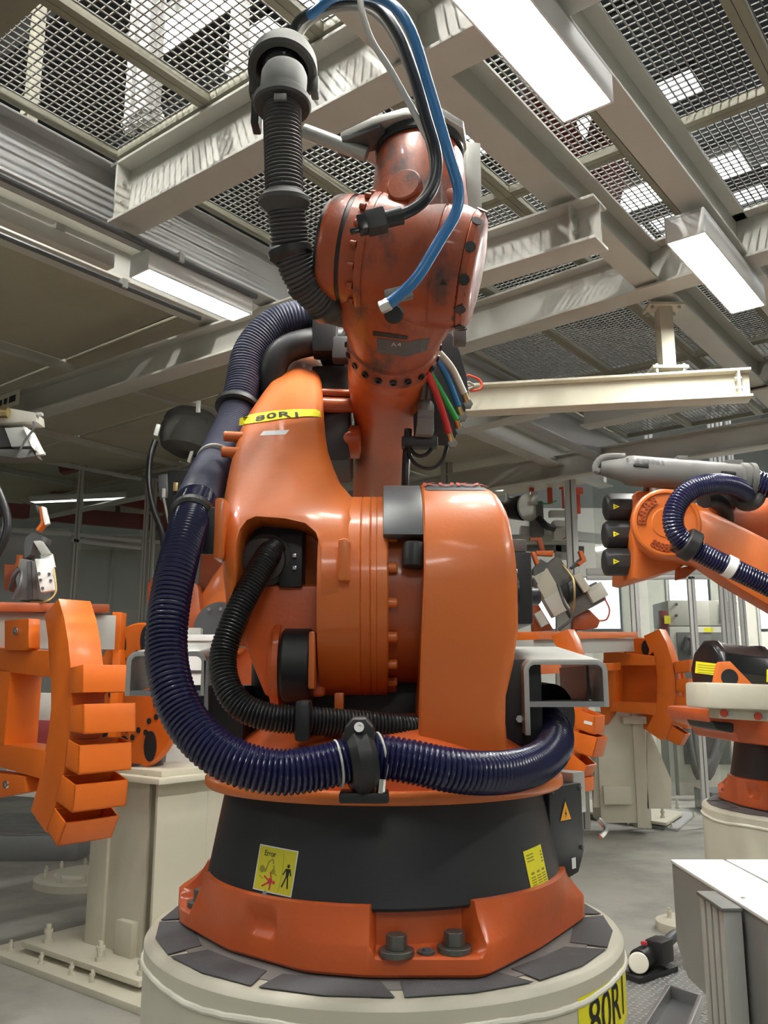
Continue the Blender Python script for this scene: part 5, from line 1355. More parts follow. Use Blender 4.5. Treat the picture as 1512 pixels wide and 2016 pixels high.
# right fixture with two rims
FR = thing('clamping_fixture', at(1250, 1560, 7.0), 'orange double-rim fixture with tilted boxes right of the main robot', 'fixture')
pr0 = at(1290, 1360, 8.5)
onr = lambda x, y, o=0.0: atp(x, y, pr0, DA) + DA * o
G().prism([onr(x, y) for x, y in ((1298, 1238), (1312, 1265), (1323, 1300), (1329, 1340), (1330, 1380), (1326, 1415), (1317, 1445), (1302, 1458), (1272, 1438), (1286, 1408), (1293, 1380), (1294, 1330), (1286, 1284), (1276, 1290), (1278, 1278), (1267, 1252))], DA * .18).build('rim_plate', 'orange_fixture', FR, .004)
G().prism([onr(x, y) for x, y in ((1294, 1310), (1188, 1310), (1188, 1256), (1212, 1256), (1215, 1284), (1278, 1290), (1292, 1292))], DA * .18).build('cross_bar', 'orange_fixture', FR, .004)
G().prism([onr(x, y) for x, y in ((1292, 1408), (1195, 1400), (1188, 1380), (1292, 1384))], DA * .18).build('cross_bar', 'orange_fixture', FR, .004)
G().prism([onr(x, y) for x, y in ((1188, 1300), (1212, 1306), (1210, 1384), (1186, 1428), (1180, 1380))], DA * .18).build('inner_bar', 'orange_fixture', FR, .004)
for q in ([(1326, 1304), (1358, 1298), (1358, 1322), (1330, 1326)], [(1331, 1337), (1356, 1336), (1354, 1362), (1331, 1362)], [(1331, 1370), (1362, 1374), (1360, 1398), (1329, 1393)], [(1329, 1398), (1360, 1412), (1352, 1436), (1324, 1422)], [(1322, 1428), (1350, 1446), (1338, 1468), (1312, 1456)]):
    open_box([onr(x, y, -.01) for x, y in q], .14, 'rim_box', 'orange_fixture', FR)
# nearer rim, seen behind the fork pocket
pr1 = at(1140, 1400, 5.75)
onq = lambda x, y, o=0.0: atp(x, y, pr1, DA) + DA * o
G().prism([onq(x, y) for x, y in ((1085, 1252), (1118, 1238), (1130, 1260), (1139, 1290), (1146, 1330), (1146, 1400), (1138, 1450), (1128, 1500), (1100, 1500), (1112, 1440), (1116, 1380), (1112, 1310))], DA * .10).build('rim_plate', 'orange_fixture', FR, .004)
for q in ([(1126, 1392), (1172, 1410), (1170, 1446), (1134, 1434)], [(1132, 1440), (1178, 1452), (1168, 1492), (1122, 1476)], [(1126, 1482), (1156, 1508), (1144, 1538), (1112, 1514)], [(1112, 1530), (1150, 1532), (1150, 1560), (1116, 1556)]):
    open_box([onq(x, y, -.01) for x, y in q], .16, 'rim_box', 'orange_fixture', FR)
G().prism([onq(x, y, -.012) for x, y in ((1152, 1418), (1168, 1422), (1167, 1428), (1151, 1424))], DA * -.001).build('paper_label', 'white_plain', FR, smooth=False)
rail(FR, 'top_rail', 'orange_fixture', 1030, 1252, 1236, 1250, 5.9, 8.6, 16, .2)
rail(FR, 'grey_rail', 'alu_dull', 1034, 1272, 1236, 1270, 5.9, 8.6, 36, .12)
rail(FR, 'under_rail', 'orange_fixture', 1034, 1318, 1210, 1312, 5.9, 8.5, 20, .12)
for px in (1052, 1076, 1152, 1174): G().lathe([(.01, 0), (.01, .004), (.0001, .004)], at(px, 1271, 6.1 + (px - 1034) * .0125) + Vector((0, -.08, 0)), (0, -1, 0), 8).build('rail_hole', 'rubber', FR)

# right positioner column
PR = thing('positioner_column', atz(1240, 1640, 0), 'cream welded column with gusset standing right of the main robot', 'positioner')
rY = 8.95
PB('column_face', 'cream', PR, 1214, 1510, 70, 210, rY, .35, 0, .004)
PB('column_side', 'cream', PR, 1262, 1515, 24, 220, rY - .02, .4, 0, .004)
PP('gusset_plate', 'cream', PR, [(1274, 1440), (1280, 1440), (1322, 1536), (1322, 1592), (1274, 1592)], rY - .02, .03, .003)
PP('left_gusset', 'cream', PR, [(1182, 1440), (1172, 1500), (1168, 1590), (1182, 1590)], rY + .05, .03, .003)
PB('cover_box', 'cream', PR, 1216, 1566, 54, 34, rY - .06, .06, 0, .004)
PB('head_plate', 'cream', PR, 1250, 1418, 46, 14, rY - .1, .5, 0, .006)
PB('head_block', 'cream', PR, 1256, 1408, 34, 16, rY, .3, 0, .006)
g1 = [atz(1080, 1588, .07), atz(1130, 1572, .07), atz(1345, 1592, .07), atz(1315, 1630, .07)]
G().prism([Vector((p.x, p.y, .05)) for p in (atz(1105, 1592, .07), atz(1150, 1575, .07), atz(1345, 1600, .07), atz(1312, 1622, .07))], ZUP * .03).build('foot_plate', 'cream', PR, .004)
G().prism([Vector((p.x, p.y, 0)) for p in (atz(1100, 1600, .0), atz(1150, 1575, .0), atz(1372, 1605, .0), atz(1334, 1638, .0))], ZUP * .028).build('ground_plate', 'steel_grey', PR, .004)
for px, py in ((1205, 1592), (1305, 1610), (1334, 1592)): inst(lv, 'levelling_screw', Vector((*atz(px, py, .08).xy, .08)), PR, Matrix.Identity(3) * 1.0)
for px, py in ((1155, 1612), (1236, 1622), (1322, 1628), (1366, 1608)): inst(lv, 'anchor_screw', Vector((*atz(px, py, .03).xy, .028)), PR, Matrix.Identity(3) * .6)
tdr = at(1262, 1345, 8.95)
TR = G().lathe([(.1, -.02), (.45, -.02), (.46, .0), (.45, .02), (.1, .02)], tdr, DA, 48).build('turning_disc', 'orange_fixture', PR)
for k in range(8):
    a = 2 * math.pi * k / 8 + .25
    inst(hol, 'disc_hole', tdr + (b1x * math.cos(a) + b1y * math.sin(a)) * .36 - DA * .021, TR, axes(-DA) @ Matrix.Diagonal((1, 1.5, 1)))

# ------------------------------------------------------------------ clamp units on the fixtures
CU = thing('clamp_unit', at(80, 1188, 4.6), 'pneumatic clamp with orange hook and bright cover standing on the left fixture', 'clamp')
PP('body', 'grey_plastic', CU, [(38, 1098), (70, 1105), (74, 1180), (36, 1183), (30, 1140)], 4.62, .2, .01)
PP('cover_plate', 'white_plain', CU, [(68, 1100), (98, 1100), (106, 1162), (80, 1166)], 4.55, .05, .004)
for px, py in ((77, 1129), (97, 1130), (80, 1142), (100, 1143), (84, 1158)): G().lathe([(.008, 0), (.008, .004), (.0001, .004)], at(px, py, 4.548), (0, -1, 0), 10).build('cover_screw', 'grey_dark', CU)
PP('side_strip', 'grey_dark', CU, [(52, 1105), (60, 1104), (62, 1180), (54, 1182)], 4.6, .1, .004)
PP('neck_plate', 'alu_dull', CU, [(65, 1065), (80, 1064), (98, 1090), (82, 1094)], 4.56, .04, .004)
PP('neck', 'white_plain', CU, [(78, 1092), (98, 1088), (104, 1115), (84, 1118)], 4.58, .05, .004)
PP('lever', 'grey_dark', CU, [(48, 1060), (62, 1048), (78, 1052), (92, 1060), (88, 1072), (66, 1068), (60, 1092), (48, 1100), (46, 1080)], 4.64, .08, .006)
PP('hook', 'orange_fixture', CU, [(76, 998), (82, 996), (84, 1016), (88, 1028), (74, 1046), (70, 1042), (80, 1028), (78, 1012)], 4.60, .06, .004)
PP('hook_plate', 'white_plain', CU, [(81, 996), (88, 998), (96, 1030), (88, 1034), (84, 1016)], 4.59, .03, .003)
PP('hook_pad', 'grey_dark', CU, [(70, 994), (76, 996), (78, 1012), (72, 1008)], 4.62, .05, .003)
PP('stand', 'orange_arm', CU, [(8, 1110), (28, 1112), (34, 1098), (46, 1092), (44, 1120), (20, 1165), (8, 1160)], 4.75, .1, .006)
PB('pillar', 'orange_fixture', CU, 38, 1104, 14, 24, 4.7, .06)
G().tube([at(20, 1160, 4.6), at(30, 1130, 4.55), at(42, 1120, 4.55), at(40, 1150, 4.5), at(25, 1180, 4.5)], .012, 8, .02).build('air_tube', 'grey_dark', CU)
G().tube([at(60, 1186, 4.5), at(90, 1184, 4.45), at(110, 1165, 4.5), at(106, 1120, 4.55)], .006, 8, .02).build('air_tube', 'brass', CU)

CR = thing('clamp_unit', at(1120, 1244, 6.90), 'two-jaw clamp with cream cylinders and orange jaws on the right fixture', 'clamp')
PB('left_cylinder', 'cream', CR, 1085, 1166, 36, 92, 6.90, .16, 28, .012)
PB('left_cylinder_cover', 'cabinet', CR, 1094, 1190, 30, 40, 6.87, .1, 28, .006)
PB('lever_block', 'grey_plastic', CR, 1100, 1128, 40, 58, 6.96, .12, 38, .008)
PB('black_motor', 'black_gloss', CR, 1126, 1162, 52, 34, 6.92, .16, 32, .012)
PB('right_cylinder', 'grey_plastic', CR, 1152, 1180, 76, 40, 6.96, .18, 28, .012)
PB('right_plate', 'cream', CR, 1146, 1146, 16, 40, 6.88, .1, 32, .006)
PB('right_plate_small', 'cabinet', CR, 1176, 1166, 34, 30, 6.90, .1, 28, .006)
PP('pivot_left', 'grey_dark', CR, [(1050, 1120), (1064, 1100), (1078, 1108), (1064, 1150), (1050, 1154)], 6.90, .1, .006)
PP('pivot_right', 'grey_dark', CR, [(1128, 1120), (1150, 1108), (1154, 1096), (1140, 1100), (1124, 1116)], 6.94, .08, .006)
PP('jaw_left', 'orange_fixture', CR, [(1046, 1086), (1054, 1086), (1062, 1108), (1056, 1112)], 6.88, .07, .004)
PP('jaw_cross', 'orange_fixture', CR, [(1056, 1084), (1090, 1084), (1090, 1094), (1056, 1092)], 6.88, .08, .004)
PP('jaw_upright', 'orange_arm', CR, [(1044, 1058), (1066, 1058), (1074, 1084), (1066, 1086), (1058, 1064), (1044, 1064)], 6.90, .05, .004)
PP('jaw_right', 'orange_fixture', CR, [(1140, 1084), (1147, 1084), (1155, 1104), (1142, 1114), (1137, 1108), (1146, 1102)], 6.88, .07, .004)
PP('bracket', 'orange_arm', CR, [(1046, 1160), (1060, 1190), (1090, 1240), (1050, 1244), (1046, 1200)], 7.05, .1, .006)
PP('bracket_right', 'orange_arm', CR, [(1128, 1206), (1160, 1200), (1182, 1222), (1176, 1236), (1150, 1240), (1128, 1240)], 7.05, .1, .006)
PB('valve_block', 'cabinet', CR, 1066, 1218, 16, 30, 6.90, .06, 28)
G().tube([at(1108, 1112, 6.85), at(1128, 1140, 6.80), at(1131, 1180, 6.80), at(1126, 1206, 6.85)], .010, 8, .02).build('air_tube', 'brass', CR)
G().tube([at(1098, 1150, 6.82), at(1112, 1190, 6.80), at(1126, 1216, 6.80), at(1100, 1240, 6.80)], .012, 8, .02).build('air_tube', 'grey_dark', CR)
G().tube([at(1190, 1178, 6.90), at(1200, 1200, 6.90), at(1194, 1220, 6.90), at(1180, 1222, 6.90)], .006, 8, .02).build('air_tube', 'red_orange', CR)

# gripper hanging in at the far left
GL = thing('gripper', at(20, 830, 4.4), 'pale metal gripper head hanging into view at the far left', 'gripper')
PP('frame_plate', 'cabinet', GL, [(-60, 788), (0, 800), (70, 812), (72, 830), (16, 832), (-60, 826)], 4.4, .12, .006)
G().cyl(at(-60, 810, 4.36), at(17, 812, 4.36), .03, n=20).build('actuator', 'brass', GL)
PP('bright_block', 'alu', GL, [(8, 842), (44, 840), (62, 878), (22, 880)], 4.4, .14, .006)
PP('bright_cheek', 'white_plain', GL, [(44, 838), (54, 842), (72, 878), (68, 886), (62, 880)], 4.36, .1, .004)
PP('dark_block', 'grey_dark', GL, [(-60, 838), (8, 842), (22, 880), (-60, 884)], 4.45, .14, .006)
PP('lower_rail', 'grey_plastic', GL, [(-60, 884), (62, 884), (70, 898), (40, 902), (-60, 892)], 4.4, .1, .005)
PB('screw_end', 'alu', GL, 76, 814, 12, 6, 4.4, .03)
PB('screw_end', 'alu', GL, 78, 892, 16, 7, 4.4, .03, 10)
G().tube([at(66, 830, 4.35), at(66, 845, 4.35), at(50, 866, 4.35), at(40, 886, 4.35)], .006, 8, .02).build('air_tube', 'grey_dark', GL)
G().tube([at(-20, 930, 4.2), at(4, 985, 4.2), at(15, 1030, 4.2), at(4, 1075, 4.2), at(-20, 1110, 4.2)], .022, 12, .02).build('feed_hose', 'hose_black', GL)

# ------------------------------------------------------------------ half-hidden robot behind the navy hose
R3c = Vector((-0.55, 6.35, 0))
pedestal(R3c.x, R3c.y, 'cream round pedestal almost hidden behind the main robot', None)
R3 = thing('industrial_robot', (R3c.x, R3c.y, PZ + .004), 'orange robot with a grey dome half hidden behind the navy hose', 'robot')
robot_base(R3, R3c.x, R3c.y, .4, False)
PP('carousel_block', 'orange_base', R3, [(440, 1200), (700, 1200), (720, 1420), (420, 1420)], 5.95, .4, .03)
PP('link_arm', 'orange', R3, [(376, 1200), (420, 1130), (450, 1090), (520, 1080), (560, 1200), (470, 1290), (400, 1280)], 5.85, .25, .03)
PP('elbow_cover', 'orange_arm', R3, [(288, 1150), (300, 1134), (330, 1126), (390, 1150), (400, 1240), (380, 1270), (330, 1270), (288, 1240)], 5.75, .2, .03)
G().lathe([(.17, 0), (.18, .01), (.18, .03), (.0001, .03)], at(435, 1240, 5.70), (-.2, -1, 0), 40).build('gear_cover', 'grey_dark', R3)
for px, py in ((412, 1193), (435, 1193)): G().lathe([(.012, 0), (.012, .006), (.0001, .006)], at(px, py + 6, 5.66), (-.2, -1, 0), 10).build('cover_screw', 'chrome', R3)
PP('forearm', 'orange_arm', R3, [(380, 1230), (440, 1180), (470, 1000), (420, 960), (400, 1040)], 6.00, .2, .03)
PP('wrist_block', 'rubber', R3, [(330, 925), (400, 925), (430, 900), (440, 1000), (400, 1060), (345, 1045), (325, 990)], 5.50, .2, .02)
PP('wrist_box', 'grey_dark', R3, [(310, 935), (330, 932), (332, 980), (314, 985)], 5.50, .12, .01)
PB('connector', 'brass', R3, 345, 958, 9, 18, 5.47, .03)
PB('connector', 'cable_white', R3, 322, 970, 7, 18, 5.47, .03)
PB('dome_stem', 'grey_dark', R3, 385, 900, 26, 60, 5.60, .08, 0, .01)
PB('dome_stem_rod', 'cable_white', R3, 374, 898, 6, 26, 5.50, .03, -15)
dmc = at(375, 850, 5.60)
DOME = G().lathe([(.0001, -.17), (.10, -.165), (.17, -.13), (.195, -.07), (.198, .0), (.185, .05), (.19, .055), (.18, .09), (.14, .13), (.08, .15), (.0001, .155)], dmc, Vector((.15, .1, 1)), 44).build('dome', 'rubber_dusty', R3, label='dark grey dome cover')
for px, py in ((390, 800), (309, 846)): PB('dome_clip', 'alu', R3, px, py, 9, 24, 5.40, .02, 0 if px > 350 else -12)
G().tube([at(306, 868, 5.45), at(296, 900, 5.43), at(293, 950, 5.41), at(302, 1000, 5.41), at(318, 1045, 5.43), at(322, 1075, 5.45)], .020, 12, .02).build('feed_hose', 'hose_black', R3)
PB('hose_sleeve', 'cable_white', R3, 304, 874, 8, 18, 5.44, .03, -20)
for dx in (0, 24):
    G().tube([at(322 + dx, 980, 5.45), at(326 + dx, 1000, 5.45), at(332 + dx * .6, 1030, 5.45)], .008, 8, .02).build('signal_cable', 'cable_grey', R3)

# white machine cabinet with red lettering, behind the left fork pocket
WC_ = thing('machine_cabinet', at(390, 1700, 5.700), 'white cabinet with red FEE lettering behind the left fork pocket', 'cabinet')
cx0 = at(335, 1300, 5.550).x; cx1 = at(440, 1300, 5.550).x
ztop = at(380, 1262, 5.550).z
G().boxb((cx0, 5.550, 0.0), (cx1, 5.850, ztop)).build('body', 'white_paint', WC_, .006)
G().boxb((cx0 - .02, 5.530, ztop), (cx1 + .02, 5.870, ztop + .04)).build('lid', 'white_paint', WC_, .004)
for y in (1322, 1352): PB('seam_strip', 'grey_dark', WC_, 388, y, 90, 5, 5.540, .012, 0, .001)
decal('lettering', text_shape('FEE', .045, 1.0, .001), 'red_ink', WC_, None, at(384, 1388, 5.548), (1, 0, 0), ZUP, .002)
PB('valve_row', 'cable_white', WC_, 375, 1244, 40, 16, 5.600, .08)
PB('valve_blue', 'blue', WC_, 356, 1238, 16, 12, 5.580, .06)

# ------------------------------------------------------------------ foreground right: steel trunking and profile post
TB = thing('cable_trunking', (.90, 1.9, 0), 'low steel trunking with white lid in the right foreground', 'trunking')
G().prism([Vector((.73, y, z)) for y, z in ((1.0, 1.045), (2.32, 1.045), (2.32, .86), (2.25, .80), (1.0, .80))], (.012, 0, 0)).build('side_panel', 'stainless', TB, .002)
G().boxb((.742, 1.0, .80), (1.10, 2.32, .82)).build('floor_sheet', 'stainless', TB)
G().boxb((1.09, 1.0, .82), (1.10, 2.32, 1.045)).build('far_panel', 'stainless', TB)
G().boxb((.742, 2.308, .82), (1.09, 2.32, 1.045)).build('end_panel', 'stainless', TB)
G().boxb((.728, 1.0, 1.046), (.862, 2.325, 1.054)).build('lid', 'white_plain', TB, .002)
G().boxb((.870, 1.0, 1.046), (1.105, 2.325, 1.054)).build('lid', 'white_plain', TB, .002)
for y in (1.25, 2.2):
    G().boxb((.80, y, 0), (.86, y + .06, .80)).build('leg', 'stainless', TB, .003)
for px, py in ((1333, 1708), (1463, 1770)): 
    G().lathe([(.005, 0), (.005, .003), (.0001, .003)], atz(px, py, 1.054) if px > 1400 else at(px, py, 2.3), ZUP if px > 1400 else Vector((-1, 0, 0)), 10).build('lid_screw', 'chrome', TB)
PO = thing('profile_post', (.700, 1.945, 0), 'slotted aluminium post with flat cap in the right foreground', 'post')
for k in range(4): G().boxb((.688, 1.875 + k * .036, 0), (.726, 1.875 + k * .036 + .027, 1.04)).build('profile_rib', 'alu_dull', PO, .003)
G().boxb((.694, 1.88, 0), (.722, 2.01, 1.04)).build('profile_core', 'grey_dark', PO)
G().boxb((.684, 1.87, 1.04), (.727, 2.018, 1.048)).build('cap', 'grey_plastic', PO, .003)

# checker plate on the floor and the lamp-like roller lying on it
CK = thing('checker_plate', atz(1300, 1960, 0), 'tread plate walkway on the floor between pedestal and trunking', 'floor plate')
q = [atz(1215, 1905, .02), atz(1335, 1862, .02), atz(1420, 1930, .02), atz(1400, 2060, .02), atz(1180, 2060, .02)]
for p in q: p.z = 0.0
G().prism(q, ZUP * .02).build('plate', 'checker', CK)
stud = G()
cc = Vector((0, 0, 0))
for p in q: cc += p / 5
for i in range(-22, 23):
    for j in range(-22, 23):
        p = cc + DA * (i * .034) + DB * (j * .034)
        ins = True
        for a, b in zip(q, q[1:] + q[:1]):
            if (b - a).cross(p - a).z * ((q[1] - q[0]).cross(q[2] - q[1]).z) < 0: ins = False
        if not ins: continue
        dx, dy = (DA, DB) if (i + j) % 2 else (DB, DA)
        stud.prism([p + dx * .012 + ZUP * .02, p + dy * .005 + ZUP * .02, p - dx * .012 + ZUP * .02, p - dy * .005 + ZUP * .02], ZUP * .003)
stud.build('tread_studs', 'alu_dull', CK, smooth=False, kind='stuff')
TF = thing('floor_channel', atz(1330, 1990, 0), 'grey sheet metal floor channel with raised rim beside the trunking', 'channel')
r0 = [atz(1318, 1952, .05), atz(1380, 1972, .05), atz(1345, 2060, .05), atz(1250, 2060, .05)]
for a, b in zip(r0, r0[1:] + r0[:1]): G().bar(Vector((a.x, a.y, .05)), Vector((b.x, b.y, .05)), .02, .06).build('rim', 'stainless', TF, .003)
G().prism([Vector((p.x, p.y, .021)) for p in r0], ZUP * .004).build('floor_sheet', 'grey_dark', TF)
TO = thing('torch_unit', atz(1280, 1900, .02), 'black floor unit with round white cap beside the pedestal', 'tool')
wc = atz(1257, 1895, .10)
G().lathe([(.046, 0), (.05, .006), (.05, .02), (.046, .026)], wc, Vector((-.25, -1, .15)), 28).build('white_cap', 'cream_bead', TO, .002)
G().cyl(wc + Vector((.01, .03, 0)), wc + Vector((.2, .22, .02)), .055, .05, 20).build('barrel', 'rubber', TO, .004)
G().box(wc + Vector((.14, .10, .03)), (.12, .10, .11), (Vector((.7, .7, 0)), Vector((-.7, .7, 0)), ZUP)).build('holder', 'rubber', TO, .01)
G().box(wc + Vector((.05, .06, .075)), (.03, .02, .016)).build('red_tab', 'red', TO, .003)
G().cyl(wc + Vector((-.14, .14, -.05)), wc + Vector((-.02, .05, -.03)), .05, n=18).build('rear_roll', 'stainless', TO, .004)
G().box(wc + Vector((.05, .1, -.065)), (.32, .2, .03), (Vector((.8, .6, 0)), Vector((-.6, .8, 0)), ZUP)).build('foot', 'rubber', TO, .008)
G().tube([wc + Vector((.2, .22, .02)), wc + Vector((.3, .3, .05)), wc + Vector((.4, .33, .0)), wc + Vector((.5, .38, -.05))], .03, 12, .02).build('hose_tail', 'grey_dark', TO)
FB2 = thing('floor_flange', atz(1320, 1830, 0), 'small cream floor flange peeping out left of the trunking', 'flange')
fo = atz(1348, 1830, 0)
G().lathe([(.17, 0), (.17, .05), (.12, .07), (.0001, .07)], fo, ZUP, 32).build('disc', 'cream', FB2)
inst(lv, 'flange_bolt', fo + Vector((-.09, 0, .06)), FB2, Matrix.Identity(3) * .7)

# ------------------------------------------------------------------ step platforms
def platform(p0, p1, y0, y1, h, label):
    t = thing('step_platform', (p0, y0, 0), label, 'platform')
    G().boxb((p0, y0, 0), (p1, y1, h - .02)).build('kick_plate', 'stainless', t, .004)
    n = int((y1 - y0) / .10)
    for i in range(n):
        G().boxb((p0, y0 + i * (y1 - y0) / n + .008, h - .02), (p1, y0 + (i + 1) * (y1 - y0) / n - .008, h)).build('tread_bar', 'checker', t, .002)
platform(-6.5, -2.6, 7.75, 8.9, .22, 'grey metal step platform at the left behind the orange fixture')
platform(3.75, 8.0, 10.3, 10.9, .24, 'grey metal step platform at the right behind the column')

# ------------------------------------------------------------------ fences of aluminium profile and clear panels
def fence(posts, rails, panes, Y, label, mat='alu_dull', pw=.05):
    t = thing('safety_fence', at(posts[0][0], posts[0][2], Y), label, 'fence')
    for px, y0, y1, wd_ in posts:
        a = at(px, y0, Y); b = at(px, y1, Y)
        zb = 0.0 if y1 > 1150 else b.z
        G().boxb((b.x - wd_ / 2, Y - .025, zb), (b.x + wd_ / 2, Y + .025, a.z)).build('post', mat, t, .004)
        G().boxb((b.x - wd_ * .06, Y - .028, zb), (b.x + wd_ * .06, Y - .025, a.z)).build('slot', 'grey_plastic', t)
    for x0, y0, x1, y1, hh in rails:
        G().bar(at(x0, y0, Y), at(x1, y1, Y), .05, hh).build('rail', mat, t, .004)
    for x0, y0, x1, y1 in panes:
        a = at(x0, y0, Y); b = at(x1, y1, Y)
        G().boxb((a.x, Y - .002, b.z), (b.x, Y + .002, a.z)).build('pane', 'clear_panel', t, smooth=False)
    return t
fence([(1147, 812, 1560, 0.128), (1292, 800, 1135, 0.090), (1452, 790, 1560, 0.075), (1470, 786, 1560, 0.075), (1490, 770, 1560, 0.060), (1270, 1135, 1560, 0.090), (1388, 1135, 1560, 0.075)],
      [(1160, 822, 1450, 806, 0.075), (1155, 1126, 1450, 1124, 0.075), (1155, 1138, 1450, 1136, 0.045), (1490, 758, 1560, 752, 0.075)],
      [(1160, 826, 1288, 1124), (1296, 812, 1448, 1122), (1160, 1142, 1266, 1540), (1274, 1142, 1384, 1540), (1392, 1142, 1448, 1540), (1494, 775, 1590, 1540)], 9.4,
      'aluminium safety fence with clear panes behind the right robot', 'alu')
fence([(142, 925, 1210, .06), (278, 940, 1210, .05), (292, 945, 1210, .05), (-30, 900, 1210, .06), (352, 945, 1210, .05), (880, 912, 990, .13)],
      [(-30, 884, 142, 918, .05), (142, 918, 280, 944, .04), (-30, 1040, 142, 1052, .05), (142, 1052, 280, 1066, .04), (142, 1064, 280, 1080, .04), (292, 945, 352, 950, .04), (292, 1066, 352, 1070, .04)],
      [(-26, 900, 138, 1040), (146, 924, 274, 1052), (146, 1082, 274, 1200), (296, 950, 350, 1064)], 9.3,
      'grey safety fence with clear panes in the dim background at the left')

# red crane rails in the background at the left
for k, (a, b, h, lab) in enumerate(((at(-40, 930, 11), at(420, 1010, 10.5), .22, 'dull red crane rail crossing the left background, upper one'),
                                    (at(-40, 1000, 12), at(420, 1040, 11.5), .20, 'dull red crane rail crossing the left background, lower one'),
                                    (at(120, 925, 9.5), at(480, 840, 9.5), .10, 'thin red pipe rising to the right behind the grey dome'))):
    t = thing('crane_rail', a, lab, 'rail')
    G().bar(a, b, .14, h).build('rail_body', 'red_dark', t, .004)
    for q in range(4): G().bar(Vector(a).lerp(b, .2 + q * .2) + ZUP * (h / 2), Vector(a).lerp(b, .2 + q * .2) + ZUP * (h / 2 + .3), .05, .05, up=Vector((0, 1, 0))).build('hanger', 'truss', t)

# partition walls behind the fences, panel by panel
def partition(x0, x1, Y, z1, n, mat, label, win=()):
    t = thing('partition_wall', (x0, Y, 0), label, 'wall')
    w = (x1 - x0) / n
    for i in range(n):
        if i in win:
            G().boxb((x0 + i * w + .01, Y, 0), (x0 + (i + 1) * w - .01, Y + .05, 2.3)).build('panel', mat, t, .006)
            G().boxb((x0 + i * w + .05, Y + .01, 2.35), (x0 + (i + 1) * w - .05, Y + .03, 3.2)).build('pane', 'window_light', t)
            G().boxb((x0 + i * w + .01, Y, 3.22), (x0 + (i + 1) * w - .01, Y + .05, z1)).build('panel', mat, t, .006)
        else:
            G().boxb((x0 + i * w + .01, Y, 0), (x0 + (i + 1) * w - .01, Y + .05, z1)).build('panel', mat, t, .006)
        G().boxb((x0 + i * w - .02, Y - .03, 0), (x0 + i * w + .02, Y, z1)).build('cover_strip', 'alu_dull', t, .004)
partition(-9.0, -1.2, 12.6, 3.6, 14, 'wall_panel', 'grey panelled partition in the dim left background', ())
partition(1.0, 11.5, 14.5, 4.4, 14, 'cabinet', 'pale panelled partition with lit panes in the right background', (2, 3, 5, 7, 8))

# control cabinet behind the right fence
CC = thing('control_cabinet', at(1390, 1500, 12.0), 'beige control cabinet with vent grille and dark door behind the fence', 'cabinet')
x0 = at(1322, 1300, 12).x; x1 = at(1462, 1300, 12).x; zt = at(1390, 1182, 12).z; zm = at(1390, 1232, 12).z
G().boxb((x0, 12, zm), (x1, 12.7, zt)).build('upper_box', 'cabinet', CC, .01)
G().boxb((x0, 12, 0), (x1, 12.7, zm - .01)).build('lower_box', 'cabinet', CC, .01)
G().boxb((x0 + .09, 11.98, .4), (x1 - .09, 12.0, zm - .09)).build('door', 'grey_plastic', CC, .004)
for i in range(5):
    for j in range(6): G().box(at(1420 + i * 7, 1188 + j * 7, 11.990), (.033, .01, .033)).build('vent_hole', 'grey_dark', CC)
for y in (1190, 1212): G().lathe([(.02, 0), (.02, .02), (.0001, .02)], at(1331, y, 11.990), (0, -1, 0), 12).build('lock', 'grey_dark', CC)
PB('notice', 'yellow', CC, 1395, 1240, 18, 8, 11.970, .004, 0, 0)
G().tube([at(1345, 1280, 11.950), at(1352, 1255, 11.930), at(1362, 1262, 11.930), at(1360, 1290, 11.950)], .03, 10, .03).build('cable', 'grey_dark', CC)
SW = thing('switch_box', at(1312, 1240, 11.900), 'small red box with yellow label left of the control cabinet', 'switch box')
PB('case', 'red_dark', SW, 1308, 1222, 14, 40, 11.900, .1)
G().boxb((at(1308, 1240, 11.900).x - .03, 11.930, 0), (at(1308, 1240, 11.900).x + .03, 11.980, at(1308, 1240, 11.900).z)).build('stand', 'alu_dull', SW)
PB('label', 'yellow', SW, 1314, 1220, 12, 16, 11.880, .01, 0, 0)
# hoses hanging below the cabinet
for k, (xa, xm, xb) in enumerate(((1362, 1385, 1415), (1372, 1392, 1424), (1352, 1380, 1432))):
    G().tube([at(xa, 1380, 11.600), at(xa + 4, 1450, 11.550), at(xm - 10, 1515, 11.500), at(xm, 1532, 11.500), at(xm + 12, 1510, 11.500), at(xb, 1450, 11.550), at(xb + 4, 1390, 11.600)], .05, 12, .06).build('supply_hose', 'grey_plastic', CC)

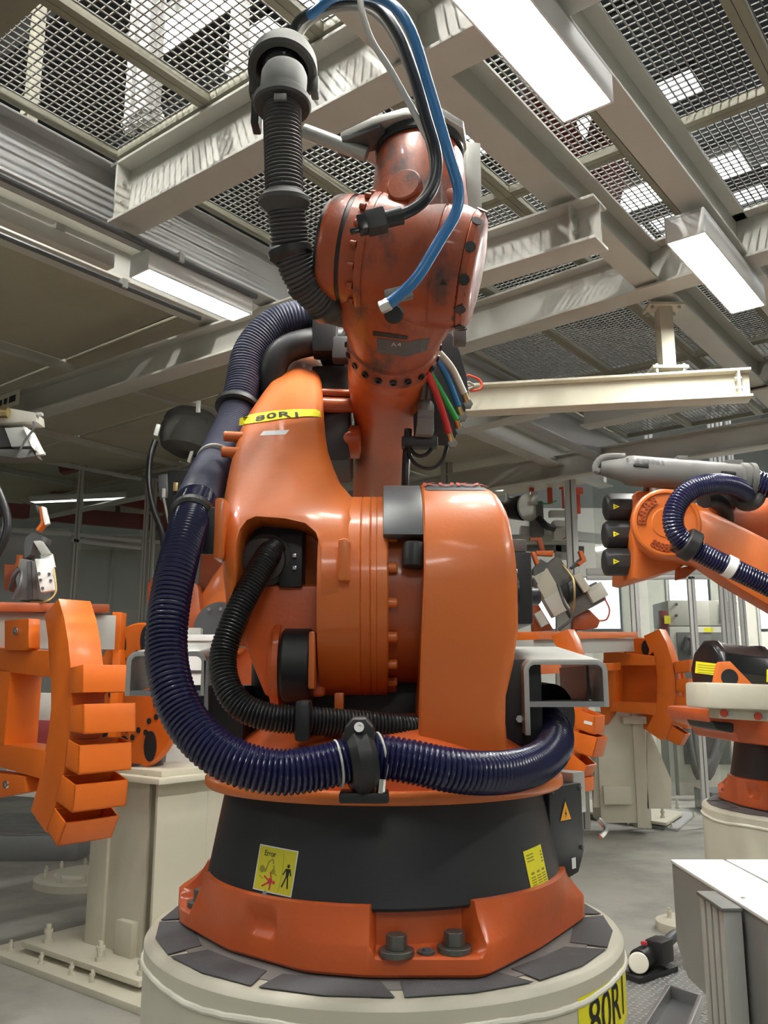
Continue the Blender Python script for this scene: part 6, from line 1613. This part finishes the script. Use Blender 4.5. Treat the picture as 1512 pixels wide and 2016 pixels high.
# transfer machine in the right background
TM = thing('transfer_machine', at(1060, 1100, 9.80), 'machine with pale round disc and cream valves behind the orange shell', 'machine')
G().lathe([(.12, 0), (.155, .01), (.16, .02), (.16, .04), (.0001, .04)], at(1035, 1000, 9.75), Vector((.62, -.78, 0)), 44).build('face_disc', 'steel_paint', TM)
G().cyl(at(1032, 1000, 9.78), at(1004, 1000, 9.95), .15, .13, 32).build('rear_drum', 'rubber', TM, .01)
PB('orange_tag', 'orange_fixture', TM, 993, 996, 12, 18, 9.90, .04)
PB('drum_band', 'white_paint', TM, 1000, 1000, 5, 60, 9.90, .05)
PB('arm_block', 'grey_plastic', TM, 1058, 1020, 26, 70, 9.80, .12, 0, .02)
PB('arm_head', 'galv', TM, 1052, 980, 14, 26, 9.75, .08, 0, .006)
PB('valve_box', 'cabinet', TM, 1106, 1050, 30, 20, 9.70, .16, 0, .006)
PB('valve_lid', 'white_paint', TM, 1106, 1030, 32, 12, 9.70, .16, 0, .006)
PB('valve_box', 'cabinet', TM, 1100, 1010, 34, 12, 9.75, .12, 0, .006)
PB('valve_stack', 'grey_plastic', TM, 1126, 1010, 22, 26, 9.80, .1, 0, .006)
PB('slide', 'alu', TM, 1130, 1054, 210, 18, 9.95, .12, -6, .006)
PB('cross_member', 'steel_paint', TM, 1060, 1060, 130, 16, 9.90, .3, 0, .006)
PB('frame_rail', 'grey_plastic', TM, 1070, 1078, 160, 14, 10.10, .1, -3, .004)
for px in (1102, 1136): PB('frame_leg', 'steel_paint', TM, px, 1130, 12, 120, 10.10, .1, 0, .004)
PB('frame_tie', 'steel_paint', TM, 1118, 1094, 46, 14, 10.10, .08, 0, .004)
for px, py in ((1047, 960), (1083, 968), (1112, 976), (1138, 986)):
    PB('hook_stem', 'red_orange', TM, px, py, 9, 50, 10.50, .05, 0, .003)
    PB('hook_head', 'red_orange', TM, px, py - 20, 20, 14, 10.48, .05, 0, .003)
G().tube([at(1060, 1020, 9.70), at(1075, 1035, 9.65), at(1090, 1040, 9.70)], .04, 12, .02).build('flex_hose', 'rubber', TM)
G().tube([at(1062, 990, 9.70), at(1080, 992, 9.65), at(1096, 986, 9.70)], .008, 8, .02).build('tube_line', 'green', TM)
G().tube([at(1118, 1035, 9.60), at(1124, 1050, 9.60), at(1108, 1062, 9.60)], .005, 8, .02).build('tube_line', 'red_orange', TM)
PP('frame_foot', 'steel_paint', TM, [(1096, 1190), (1142, 1190), (1142, 1595), (1096, 1595)], 10.15, .08, .004)
